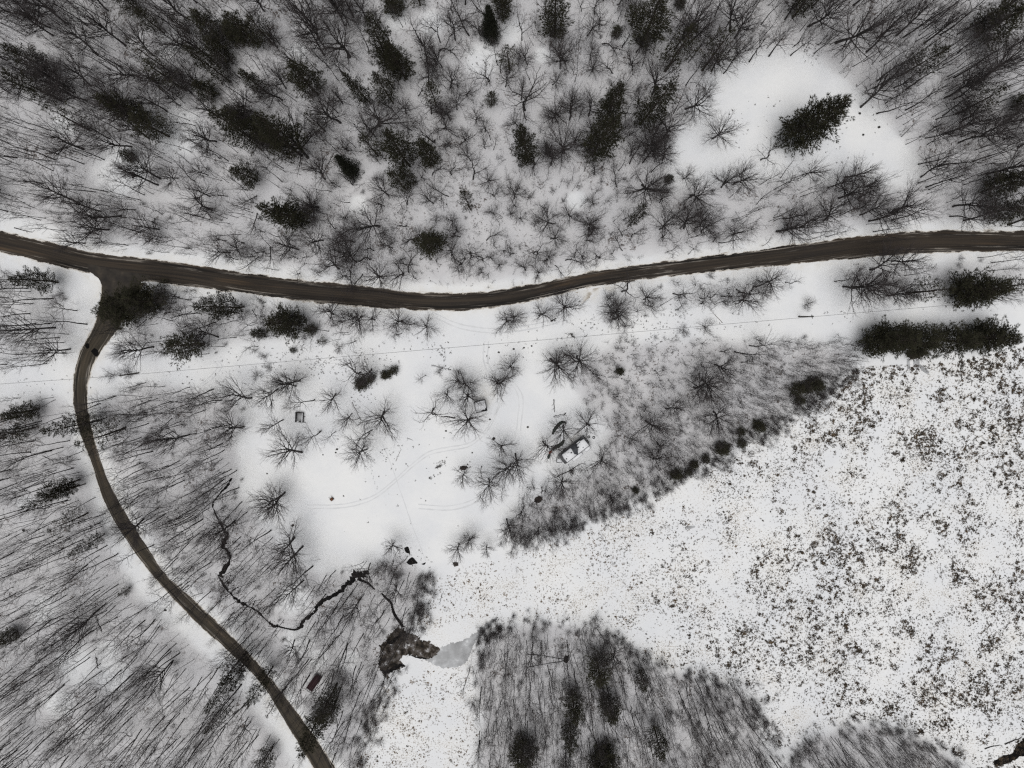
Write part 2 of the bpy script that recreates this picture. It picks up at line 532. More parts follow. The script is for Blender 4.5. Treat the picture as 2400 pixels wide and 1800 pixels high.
def road(name, A, B, margin, z, m, label):
    A, B = GV(catmull(A, 14)), GV(catmull(B, 14))
    dirv = B - A
    W = np.linalg.norm(dirv, axis=1)
    u = dirv / W[:, None]
    A, B = A - u * margin, B + u * margin
    W = W + 2 * margin
    mid = (A + B) / 2
    s = np.concatenate([[0], np.cumsum(np.linalg.norm(np.diff(mid, axis=0), axis=1))])
    K = 13
    T = np.linspace(0, 1, K)
    V = np.concatenate([np.c_[A * (1 - t) + B * t, np.full(len(A), z)] for t in T])
    n_ = len(A)
    F = []
    for k in range(K - 1):
        for i in range(n_ - 1):
            p = k * n_ + i
            F += [(p, p + n_, p + n_ + 1), (p, p + n_ + 1, p + 1)]
    F = np.array(F)
    me = make_mesh(name, V, F, np.zeros(len(F), np.int32), [m])
    uvs = np.concatenate([np.c_[W * t, s] for t in T])
    edge = np.concatenate([np.minimum(t, 1 - t) * W for t in T]) / 10.0
    uvl = me.uv_layers.new(name="UVMap")
    uvl.data.foreach_set("uv", uvs[F.ravel()].astype(np.float32).ravel())
    ca = me.color_attributes.new("edge", 'FLOAT_COLOR', 'POINT')
    ca.data.foreach_set("color", np.c_[edge, edge, edge, np.ones(len(edge))].astype(np.float32).ravel())
    if me.polygons[0].normal.z < 0:
        me.flip_normals()
    o = bpy.data.objects.new(name, me)
    C.objects.link(o)
    return tag(o, label, 'road', kind='structure')


road('side_road', SIDE_L, SIDE_R, 0.65, 0.016, road_mat('dirt_road', (0.034, 0.029, 0.021), (0.060, 0.049, 0.035), (0.11, 0.083, 0.056), 10, 2.0),
     'narrow brown dirt road curving down from the junction')
road('main_road', ROAD_TOP, ROAD_BOT, 0.75, 0.024, road_mat('wet_asphalt', (0.022, 0.018, 0.015), (0.044, 0.034, 0.025), (0.085, 0.058, 0.036), 10, 2.6),
     'wet dark asphalt road with snow and mud streaks along its edges')


# ------------------------------------------------------------------ flat strips: tracks, water, ice
def flat(name, poly, z, m, label, cat, n=6, px=True, seed=0, jag=0.0):
    P = GV(catmull(poly + [poly[0]], n)[:-1]) if px else np.asarray(poly, float)
    if jag:
        r = np.random.default_rng(seed)
        P = P + r.normal(0, jag, P.shape)
    from mathutils.geometry import tessellate_polygon
    T = [t for t in tessellate_polygon([[Vector((*p, 0)) for p in P]])]
    me = make_mesh(name, np.c_[P, np.full(len(P), z)], np.array(T), np.zeros(len(T), np.int32), [m])
    for p in me.polygons:
        if p.normal.z < 0:
            me.flip_normals(); break
    o = bpy.data.objects.new(name, me)
    C.objects.link(o)
    return tag(o, label, cat, kind='structure')


def ribbon_mb(mb, pts, w, z, n=6, jag=0.0, seed=0):
    P = GV(catmull(pts, n))
    d = np.gradient(P, axis=0)
    d /= np.linalg.norm(d, axis=1)[:, None] + 1e-9
    nrm = np.c_[-d[:, 1], d[:, 0]]
    w = np.interp(np.linspace(0, 1, len(P)), np.linspace(0, 1, len(w)), w) if isinstance(w, (list, tuple)) else np.full(len(P), w)
    r = np.random.default_rng(seed)
    wl, wr = w / 2 * (1 + jag * r.normal(0, 1, len(P))), w / 2 * (1 + jag * r.normal(0, 1, len(P)))
    V = np.concatenate([np.c_[P + nrm * np.abs(wl)[:, None], np.full(len(P), z)], np.c_[P - nrm * np.abs(wr)[:, None], np.full(len(P), z)]])
    k = len(P)
    F = [t for i in range(k - 1) for t in ((i, i + k, i + k + 1), (i, i + k + 1, i + 1))]
    mb.add(V, F)


def patchy(name, cols, scale, rough, spec=0.4, detail=5):
    m = bpy.data.materials.new(name)
    m.use_nodes = True
    n, l = m.node_tree.nodes, m.node_tree.links
    b = n["Principled BSDF"]
    b.inputs["Roughness"].default_value = rough
    b.inputs["Specular IOR Level"].default_value = spec
    g = n.new("ShaderNodeNewGeometry")
    x = n.new("ShaderNodeTexNoise")
    x.inputs["Scale"].default_value = scale; x.inputs["Detail"].default_value = detail; x.inputs["Roughness"].default_value = 0.6
    l.new(g.outputs["Position"], x.inputs["Vector"])
    r = n.new("ShaderNodeValToRGB")
    e = r.color_ramp.elements
    while len(e) < len(cols): e.new(0.5)
    for i, (p, c) in enumerate(cols):
        e[i].position = p
        e[i].color = (*c, 1)
    l.new(x.outputs[0], r.inputs[0])
    l.new(r.outputs[0], b.inputs["Base Color"])
    return m


M['water'] = patchy('black_water', [(0.3, (0.004, 0.004, 0.005)), (0.7, (0.010, 0.009, 0.008))], 1.0, 0.45, 0.03)
M['ice'] = patchy('grey_ice', [(0.30, (0.26, 0.265, 0.27)), (0.48, (0.37, 0.375, 0.38)), (0.58, (0.48, 0.49, 0.50)), (0.66, (0.74, 0.75, 0.76))], 0.25, 0.6, 0.1, 8)
M['mud'] = patchy('muddy_ice', [(0.36, (0.010, 0.009, 0.008)), (0.46, (0.040, 0.032, 0.024)), (0.54, (0.10, 0.088, 0.078)), (0.61, (0.20, 0.19, 0.19)), (0.66, (0.70, 0.70, 0.70))], 0.55, 0.6, 0.05, 8)
M['track'] = patchy('pressed_snow', [(0.3, (0.62, 0.63, 0.64)), (0.7, (0.76, 0.77, 0.78))], 0.5, 0.8, 0.2)

flat('frozen_pond', [(975, 1495), (990, 1512), (1008, 1520), (1032, 1517), (1055, 1508), (1085, 1500), (1110, 1485), (1130, 1468), (1150, 1455), (1165, 1448), (1150, 1468), (1128, 1485), (1110, 1510), (1102, 1535),
                     (1085, 1556), (1055, 1566), (1025, 1562), (1002, 1548), (985, 1535), (968, 1520)], 0.006, M['ice'], 'grey frozen pond narrowing to a tail at the marsh edge', 'pond', n=9, jag=.18, seed=8)
flat('muddy_pool', [(905, 1500), (920, 1480), (938, 1468), (952, 1480), (975, 1488), (988, 1500), (1005, 1505), (1028, 1520), (1020, 1535), (1000, 1545), (975, 1540), (955, 1535), (938, 1545), (948, 1560), (935, 1568),
                    (918, 1572), (912, 1590), (918, 1598), (908, 1592), (900, 1585), (890, 1568), (887, 1550), (892, 1530), (890, 1515)], 0.010, M['mud'], 'dark muddy half frozen pool at the mouth of the stream', 'pool', n=9, jag=0.20, seed=3)
mb = MB()
ribbon_mb(mb, [(543, 1120), (532, 1139), (520, 1152), (502, 1174), (499, 1187), (510, 1215), (521, 1236)], [.4, .7, .4, .3, .5, .35, .7], 0.014, jag=.5, seed=1)
ribbon_mb(mb, [(521, 1236), (532, 1255), (523, 1280), (540, 1307), (518, 1345), (515, 1355), (530, 1380), (545, 1395), (564, 1412), (600, 1431), (627, 1456)], [.3, .7, 1.2, .5, 1.5, .3, .8, .35, .8, .3, .4], 0.0145, jag=.6, seed=2)
ribbon_mb(mb, [(627, 1456), (640, 1466), (660, 1470), (690, 1476), (705, 1468), (712, 1455), (736, 1436), (744, 1420), (765, 1404), (790, 1391), (810, 1372), (826, 1358), (834, 1346), (850, 1347), (862, 1341)],
          [.3, 1.0, .4, .5, .8, .9, .75, .75, .9, 1.0, 1.2, 1.6, 2.0, 1.4, 1.0], 0.014, jag=.32, seed=3)
ribbon_mb(mb, [(838, 1356), (852, 1362), (864, 1368), (879, 1382)], [1.1, .7, .6, .3], 0.0148, jag=.2, seed=4)
ribbon_mb(mb, [(894, 1390), (905, 1402), (916, 1412), (920, 1426), (926, 1442), (936, 1456), (945, 1470)], [.5, .6, .7, .65, .75, .8, .8], 0.0146, jag=.12, seed=5)
ribbon_mb(mb, [(905, 1500), (915, 1508), (928, 1496), (940, 1490)], [.4, 1.0, .8, .4], 0.0142, jag=.3, seed=6)
ribbon_mb(mb, [(893, 1572), (908, 1575), (925, 1566), (940, 1558), (950, 1562)], [.6, 1.1, 1.0, 1.0, .4], 0.0144, jag=.25, seed=7)
ribbon_mb(mb, [(962, 1535), (980, 1541), (1000, 1544)], [.3, .5, .4], 0.0147, jag=.3, seed=8)
tag(mb.build('stream', M['water']), 'black open stream winding through the snowy woods to the pond', 'stream', kind='structure')
flat('open_water', [(947, 1284), (956, 1281), (960, 1290), (961, 1297), (953, 1296), (949, 1291)], 0.0141, M['water'], 'small black water hole above the long pool, below a small bare tree', 'pool')
flat('open_water', [(952, 1318), (960, 1309), (967, 1306), (974, 1313), (979, 1320), (970, 1322), (960, 1324)], 0.0143, M['water'], 'long black water hole beside the trampled line', 'pool')
flat('open_water', [(987, 1322), (998, 1318), (994, 1324)], 0.0139, M['water'], 'tiniest of three black water holes near the pond woods', 'pool')
flat('open_water', [(2400, 1730), (2385, 1745), (2375, 1762), (2350, 1772), (2330, 1785), (2335, 1795), (2360, 1790), (2390, 1775), (2440, 1760)], 0.0145, M['water'], 'black open water between ice at the marsh corner', 'pool', jag=.15, seed=9)
flat('wet_patch', [(199, 810), (203, 805), (209, 806), (209, 815), (204, 817)], 0.030, M['water'], 'small dark wet patch at the outer edge of the side road', 'puddle')
flat('wet_patch', [(213, 823), (221, 816), (230, 822), (231, 830), (227, 836), (220, 832)], 0.031, M['water'], 'large dark wet patch at the inner edge of the side road', 'puddle')
for i, (P, lb) in enumerate([([(2125, 842), (2131, 842), (2132, 862), (2126, 864)], 'thin strip of grey ice below the brown brush heap'),
                             ([(2140, 844), (2153, 842), (2155, 862), (2147, 866), (2141, 856)], 'middle strip of grey ice below the brown brush heap'),
                             ([(2156, 853), (2168, 862), (2178, 872), (2172, 876), (2160, 868), (2155, 860)], 'slanting strip of grey ice beside the brown brush heap')]):
    flat('ice_patch', P, 0.008 + 0.001 * i, M['ice'], lb, 'ice')
flat('ice_patch', [(1604, 1236), (1612, 1233), (1628, 1232), (1627, 1237), (1612, 1240)], 0.009, M['ice'], 'small strip of grey ice out in the open marsh', 'ice')
mb = MB()
T1 = [(718, 1188), (790, 1187), (835, 1180), (880, 1163), (925, 1128), (965, 1092), (1005, 1063), (1050, 1052), (1100, 1042), (1135, 1015), (1155, 985), (1168, 955), (1180, 920), (1190, 880)]
for off in (-4.2, 4.2):
    ribbon_mb(mb, [(x, y + off) for x, y in T1], .28, 0.004, jag=.3, seed=int(off + 9))
ribbon_mb(mb, [(895, 1038), (915, 1085), (935, 1142), (955, 1200), (975, 1255), (998, 1315)], .22, 0.0048, jag=.4, seed=21)
for off in (-5, 5):
    ribbon_mb(mb, [(1020, 740 + off), (1080, 765 + off), (1160, 775 + off), (1250, 765 + off), (1330, 745 + off)], .3, 0.0044, jag=.3, seed=30 + off)
    ribbon_mb(mb, [(1140 + off, 800), (1138 + off, 840), (1150 + off, 870), (1190 + off, 890), (1220 + off, 930), (1215 + off, 1010)], .3, 0.0052, jag=.3, seed=40 + off)
    ribbon_mb(mb, [(1215, 1105 + off), (1130, 1165 + off), (1060, 1190 + off), (980, 1187 + off)], .3, 0.0056, jag=.3, seed=50 + off)
    ribbon_mb(mb, [(470 + off, 905), (495 + off, 885), (515 + off, 860), (505 + off, 845)], .22, 0.0051, jag=.3, seed=60 + off)
tag(mb.build('wheel_track', M['track']), 'faint wheel tracks and a trampled line across the snowy clearing', 'track', kind='structure')
mb = MB()
for k, (x, y) in enumerate([(869, 1096), (871, 1103), (872, 1110), (874, 1117), (876, 1122), (877, 1129), (880, 1134), (883, 1141), (885, 1146)]):
    g = G(x + (1.2 if k % 2 else -1.2), y)
    mb.box(g[0] - .12, g[0] + .12, g[1] - .2, g[1] + .2, 0.002, 0.006)
tag(mb.build('footprints', M['track']), 'short line of animal footprints in the snowy clearing', 'track', kind='structure')


M['road_mud'] = patchy('road_mud', [(0.35, (0.024, 0.021, 0.019)), (0.6, (0.045, 0.038, 0.031)), (0.75, (0.075, 0.060, 0.045))], 0.5, 0.7, 0.15)
flat('junction', [(205, 618), (270, 632), (348, 645), (345, 655), (322, 668), (303, 692), (292, 722), (264, 724), (247, 700), (241, 674), (230, 652), (208, 634)], 0.028, M['road_mud'], 'muddy mouth where the side road joins the main road', 'road', jag=.08, seed=5)
M['sand'] = patchy('sandy_snow', [(0.32, (0.34, 0.30, 0.25)), (0.46, (0.55, 0.52, 0.47)), (0.58, (0.76, 0.755, 0.74))], 0.6, 0.8, 0.15)
flat('driveway_mouth', [(1345, 684), (1370, 676), (1392, 671), (1412, 666), (1405, 674), (1388, 690), (1380, 700), (1362, 712), (1370, 690)], 0.012, M['sand'], 'sandy mouth of a snowed-over driveway on the main road', 'path', jag=.1, seed=6)


# ------------------------------------------------------------------ bare trees: prototypes
def unit(v):
    return v / (np.linalg.norm(v) + 1e-9)


def turn(d, ang, az):
    s = unit(np.cross(d, [0.13, 0.27, 0.95] if abs(d[2]) < 0.9 else [1, 0.1, 0]))
    t = np.cross(d, s)
    return unit(d * math.cos(ang) + (s * math.cos(az) + t * math.sin(az)) * math.sin(ang))


class Grow:
    def __init__(self, seed):
        self.r = random.Random(seed)
        self.trunk, self.crown = MB(), MB()

    def path(self, p, d, L, n, wig, up):
        pts = [np.array(p, float)]
        for _ in range(n):
            d = unit(d + np.array([self.r.gauss(0, wig), self.r.gauss(0, wig), self.r.gauss(0, wig * .6) + up]))
            pts.append(pts[-1] + d * L / n)
        return np.array(pts)

    def branch(self, lev, p, d, L, r, S):
        """S: list of dicts, one for each level"""
        s = S[lev]
        n = s.get('seg', 3)
        if lev == len(S) - 1:
            q = p + unit(d + np.array([self.r.gauss(0, .15), self.r.gauss(0, .15), s.get('up', .1)])) * L
            self.crown.cone(p, q, r)
            return
        pts = self.path(p, d, L, n, s.get('wig', .12), s.get('up', .08))
        rad = np.linspace(r, r * s.get('taper', .35), n + 1)
        mbx = self.trunk if s.get('trunk') else self.crown
        mbx.tube(pts, rad, s.get('sides', 4))
        az = self.r.uniform(0, 6.28)
        K = max(1, int(round(s['n'] * self.r.uniform(.85, 1.15))))
        for k in range(K):
            t = s['t0'] + (s.get('t1', 1.0) - s['t0']) * (k + self.r.uniform(.2, .9)) / K
            x = t * n
            i = min(int(x), n - 1)
            q = pts[i] + (pts[i + 1] - pts[i]) * (x - i)
            dd = unit(pts[i + 1] - pts[i])
            az += 2.4 + self.r.uniform(-.5, .5)
            u = (t - s['t0']) / (1 - s['t0'] + 1e-6)
            cl = s['len'](u) * self.r.uniform(.75, 1.2)
            ang = math.radians(s['ang'] + self.r.uniform(-12, 12) - s.get('angtop', 0) * u)
            rr = max(.011, min(r * (1 - t * (1 - s.get('taper', .35))) * .62, s.get('rmax', 9)))
            self.branch(lev + 1, q, turn(dd, ang, az), cl, rr, S)
        if s.get('lead'):
            self.branch(lev + 1, pts[-1], unit(pts[-1] - pts[-2]), s['len'](1) * 1.1, rad[-1], S)


def proto_tall(seed):
    g = Grow(seed)
    r = g.r
    cb = r.uniform(.40, .60)
    S = [dict(seg=8, wig=.035, up=.02, taper=.22, trunk=True, sides=6, n=r.randint(12, 16), t0=cb, t1=.99, ang=42, angtop=20, len=lambda u: 5.6 * (1 - .55 * u), lead=True),
         dict(seg=4, wig=.07, up=.08, taper=.25, trunk=True, sides=4, n=6, t0=.22, ang=30, len=lambda u: 2.8 * (1 - .45 * u), rmax=.065),
         dict(seg=2, wig=.07, up=.06, taper=.4, sides=3, n=4, t0=.2, ang=30, len=lambda u: 1.2 * (1 - .3 * u), rmax=.024),
         dict(up=.06)]
    g.branch(0, np.zeros(3), np.array([r.gauss(0, .03), r.gauss(0, .03), 1]), 20.0, .165, S)
    return g


def proto_spread(seed):
    g = Grow(seed)
    r = g.r
    S = [dict(seg=5, wig=.05, up=.02, taper=.55, trunk=True, sides=7, n=r.randint(12, 15), t0=.42, t1=.99, ang=54, angtop=24, len=lambda u: 6.4 - .8 * u, lead=True),
         dict(seg=5, wig=.08, up=.07, taper=.18, trunk=True, sides=4, n=9, t0=.15, ang=30, len=lambda u: 3.4 * (1 - .5 * u), rmax=.08),
         dict(seg=3, wig=.07, up=.05, taper=.3, sides=3, n=8, t0=.10, ang=28, len=lambda u: 1.45 * (1 - .3 * u), rmax=.020),
         dict(up=.05)]
    g.branch(0, np.zeros(3), np.array([r.gauss(0, .05), r.gauss(0, .05), 1]), 9.0, .23, S)
    return g


def proto_gnarl(seed):
    g = Grow(seed)
    r = g.r
    S = [dict(seg=6, wig=.16, up=.05, taper=.5, trunk=True, sides=5, n=r.randint(6, 8), t0=.35, t1=.99, ang=48, len=lambda u: 4.2 - .8 * u, lead=True),
         dict(seg=5, wig=.20, up=.10, taper=.25, trunk=True, sides=4, n=6, t0=.2, ang=36, len=lambda u: 2.2 * (1 - .3 * u), rmax=.07),
         dict(seg=2, wig=.16, up=.05, taper=.4, sides=3, n=4, t0=.2, ang=34, len=lambda u: 1.0, rmax=.024),
         dict(up=.04)]
    g.branch(0, np.zeros(3), np.array([r.gauss(0, .2), r.gauss(0, .2), 1]), 6.0, .15, S)
    return g


def proto_pole(seed):
    g = Grow(seed)
    r = g.r
    for k in range(r.randint(2, 4)):
        S = [dict(seg=6, wig=.085, up=.03, taper=.25, trunk=True, sides=4, n=9, t0=.28, t1=.99, ang=33, len=lambda u: 2.4 * (1 - .55 * u), lead=True),
             dict(seg=2, wig=.08, up=.12, taper=.4, sides=3, n=5, t0=.15, ang=33, len=lambda u: 1.0, rmax=.020),
             dict(up=.10)]
        p = np.array([r.gauss(0, .45), r.gauss(0, .45), 0])
        g.branch(0, p, np.array([r.gauss(0, .10), r.gauss(0, .10), 1]), 9.0 * r.uniform(.7, 1.1), .055, S)
    return g


def proto_whip(seed):
    g = Grow(seed)
    r = g.r
    S = [dict(seg=7, wig=.04, up=.02, taper=.2, trunk=True, sides=4, n=11, t0=.42, t1=.99, ang=34, angtop=10, len=lambda u: 2.7 * (1 - .5 * u), lead=True),
         dict(seg=3, wig=.08, up=.10, taper=.3, sides=3, n=5, t0=.2, ang=28, len=lambda u: 1.2 * (1 - .3 * u), rmax=.032),
         dict(up=.08)]
    g.branch(0, np.zeros(3), np.array([r.gauss(0, .05), r.gauss(0, .05), 1]), 15.0, .085, S)
    return g


def proto_sapling(seed):
    g = Grow(seed)
    r = g.r
    for k in range(1):
        S = [dict(seg=4, wig=.10, up=.04, taper=.3, trunk=True, sides=3, n=8, t0=.2, t1=.99, ang=36, len=lambda u: 1.5 * (1 - .5 * u), lead=True, rmax=.018),
             dict(seg=1, wig=.12, up=.1, taper=.4, sides=3, n=3, t0=.2, ang=34, len=lambda u: .75),
             dict(up=.08)]
        g.branch(0, np.array([r.gauss(0, .2), r.gauss(0, .2), 0]), np.array([r.gauss(0, .14), r.gauss(0, .14), 1]), 4.0 * r.uniform(.7, 1), .035, S)
    return g


def proto_shrub(seed):
    g = Grow(seed)
    r = g.r
    for k in range(14):
        S = [dict(seg=3, wig=.10, up=.05, taper=.4, sides=3, n=5, t0=.25, ang=30, len=lambda u: 1.0 * (1 - .3 * u), lead=True, rmax=.016),
             dict(seg=1, wig=.12, up=.08, taper=.4, sides=3, n=3, t0=.2, ang=34, len=lambda u: .55),
             dict(up=.06)]
        az = k * 2.4
        t = r.uniform(.1, .8)
        g.branch(0, np.array([r.gauss(0, .15), r.gauss(0, .15), 0]), unit(np.array([math.cos(az) * t, math.sin(az) * t, 1])), 2.0 * r.uniform(.7, 1.15), .018, S)
    return g


KINDS = {'tall': (proto_tall, 6), 'spread': (proto_spread, 6), 'gnarl': (proto_gnarl, 5), 'pole': (proto_pole, 5), 'whip': (proto_whip, 6), 'sapling': (proto_sapling, 5), 'shrub': (proto_shrub, 4)}
PROTO = {}
for k, (fn, n_) in KINDS.items():
    for i in range(n_):
        g = fn(100 * len(PROTO) + 11)
        tr = g.trunk.arrays() if g.trunk.v else None
        cr = g.crown.arrays()
        allv = np.concatenate([tr[0], cr[0]]) if tr else cr[0]
        top = allv[:, 2].max()
        rad = np.percentile(np.hypot(allv[:, 0] - np.median(allv[:, 0]), allv[:, 1] - np.median(allv[:, 1])), 95)
        PROTO[(k, i)] = dict(tr=tr, cr=cr, h=top, rad=rad, ntri=(len(tr[1]) if tr else 0) + len(cr[1]))


def tree_mesh(key):
    p = PROTO[key]
    if 'me' not in p:
        k = key[0]
        p['me'] = (make_mesh(k + '_trunk', *p['tr'], [M['bark']]) if p['tr'] else None, make_mesh(k + '_crown', *p['cr'], [M['twig']]))
    return p['me']


# ------------------------------------------------------------------ evergreen prototypes
def tuft(mb, p, d, n, L, wdt, r):
    V, F = [], []
    for k in range(n):
        q = unit(np.array(d) * 1.1 + np.array([r.gauss(0, .5), r.gauss(0, .5), r.gauss(.3, .4)]))
        s = unit(np.cross(q, [r.gauss(0, 1), r.gauss(0, 1), r.gauss(0, 1)])) * wdt
        l_ = L * r.uniform(.6, 1.3)
        i = len(V)
        V += [p - s * .5, p + s * .5, p + q * l_ * .7 + s * .35, p + q * l_ - s * .1]
        F += [(i, i + 1, i + 2), (i, i + 2, i + 3)]
    mb.add(V, F)


def proto_pine(seed, dens, width, cb):
    r = random.Random(seed)
    tr, cr = MB(), MB()
    Ht = 24.0
    pts = [np.zeros(3)]
    for i in range(8):
        pts.append(pts[-1] + np.array([r.gauss(0, .08), r.gauss(0, .08), Ht / 8]))
    pts = np.array(pts)
    tr.tube(pts, np.linspace(.30, .04, 9), 6)

    def on(t):
        x = t * 8
        i = min(int(x), 7)
        return pts[i] + (pts[i + 1] - pts[i]) * (x - i)
    for k in range(16):                       # dead, bare lower branches
        t = r.uniform(cb * .5, cb + .1)
        az = r.uniform(0, 6.28)
        L = r.uniform(1.0, 2.6)
        q = on(t)
        dd = np.array([math.cos(az), math.sin(az), r.uniform(-.1, .25)])
        e = q + dd * L
        tr.tube([q, (q + e) / 2 + np.array([0, 0, .1]), e], [.04, .025, .012], 3)
        for j in range(5):
            u = r.uniform(.3, 1)
            b = q + (e - q) * u
            tr.cone(b, b + unit(dd + np.array([r.gauss(0, .7), r.gauss(0, .7), r.gauss(0, .3)])) * r.uniform(.4, 1.0), .014)
    whorls = int(17 * dens)
    lop = [r.uniform(.75, 1.25) for _ in range(8)]
    for wv in range(whorls):
        t = cb + (0.985 - cb) * wv / (whorls - 1)
        u = (t - cb) / (1 - cb)
        prof = (.78 + .9 * u) if u < .28 else 1.03 * (1 - .30 * (u - .28) / .72) * (1 - max(0, u - .55) / .45 * .70)
        nb = r.randint(4, 6)
        a0 = r.uniform(0, 6.28)
        for b_ in range(nb):
            if r.random() > .55 + .45 * dens: continue
            az = a0 + b_ * 6.28 / nb + r.uniform(-.35, .35)
            L = 3.6 * width * prof * r.uniform(.55, 1.25) * lop[int(az / 6.2832 * 8) % 8]
            rise = .12 + .55 * u
            q = on(t)
            dd = unit(np.array([math.cos(az), math.sin(az), rise]))
            e = q + dd * L
            cr.tube([q, (q + e) / 2 + np.array([0, 0, -.06 * L]), e], [.05, .03, .015], 3, mi=1)
            side = np.array([-math.sin(az), math.cos(az), 0])
            m = max(3, int(L / .38))
            for j in range(m):
                s = .25 + .75 * (j + r.random() * .6) / m
                c0 = q + dd * L * s + np.array([0, 0, -.10 * L * math.sin(math.pi * s)])
                lat = L * .34 * (1.15 - s) + .15
                for sg in (-1, 1):
                    nn = max(1, int(lat / .42))
                    for z in range(nn):
                        f_ = (z + .4) / nn
                        p = c0 + side * sg * lat * f_ + dd * lat * f_ * .7 + np.array([r.gauss(0, .06), r.gauss(0, .06), r.gauss(0, .09)])
                        if r.random() < .93 * min(1, dens):
                            tuft(cr, p, unit(dd + side * sg * .5), 8, .44, .075, r)
            tuft(cr, e, dd, 10, .60, .065, r)
    for j in range(6):
        tuft(cr, on(.95 + .008 * j), np.array([0, 0, 1.]), 8, .5, .12, r)
    return tr, cr


def proto_spruce(seed):
    r = random.Random(seed)
    tr, cr = MB(), MB()
    Ht = 12.0
    tr.tube([(0, 0, 0), (0.05, 0, Ht * .5), (0, 0.03, Ht)], [.16, .09, .02], 6)
    W = 24
    lob = [r.uniform(.7, 1.2) for _ in range(7)]
    for wv in range(W):
        t = .06 + .92 * wv / (W - 1)
        nb = 9 if t < .8 else 6
        a0 = r.uniform(0, 6.28)
        for b_ in range(nb):
            az = a0 + b_ * 6.28 / nb + r.uniform(-.25, .25)
            L = (2.6 * (1 - t) ** .8 + .25) * r.uniform(.6, 1.25) * lob[int(az / 6.2832 * 7) % 7]
            q = np.array([0, 0, t * Ht])
            dd = unit(np.array([math.cos(az), math.sin(az), -.15 + .5 * t]))
            side = np.array([-math.sin(az), math.cos(az), 0])
            m = max(2, int(L / .34))
            for j in range(m):
                s = (j + .5 + r.uniform(-.3, .3)) / m
                lat = L * .3 * (1.1 - s) + .08
                for sg in (-1, 0, 1):
                    tuft(cr, q + dd * L * s + side * sg * lat, unit(dd + side * sg * .6), 5, .42, .07, r)
    return tr, cr


EV = {}
for i, (dn_, wd_, cb_) in enumerate([(1.15, .95, .16), (1.35, 1.1, .05), (.85, .95, .24), (.60, .9, .22), (.55, .95, .20), (1.05, .95, .10), (1.9, 1.1, .05)]):
    EV[('pine', i)] = proto_pine(40 + i, dn_, wd_, cb_)
for i in range(3):
    EV[('spruce', i)] = proto_spruce(60 + i)
EVM = {}
for k, (tr, cr) in EV.items():
    EVM[k] = (tr.mesh(k[0] + '_trunk', [M['pine_bark']]), cr.mesh(k[0] + '_crown', [M['pine'] if k[0] == 'pine' else M['spruce'], M['pine_bark']]))


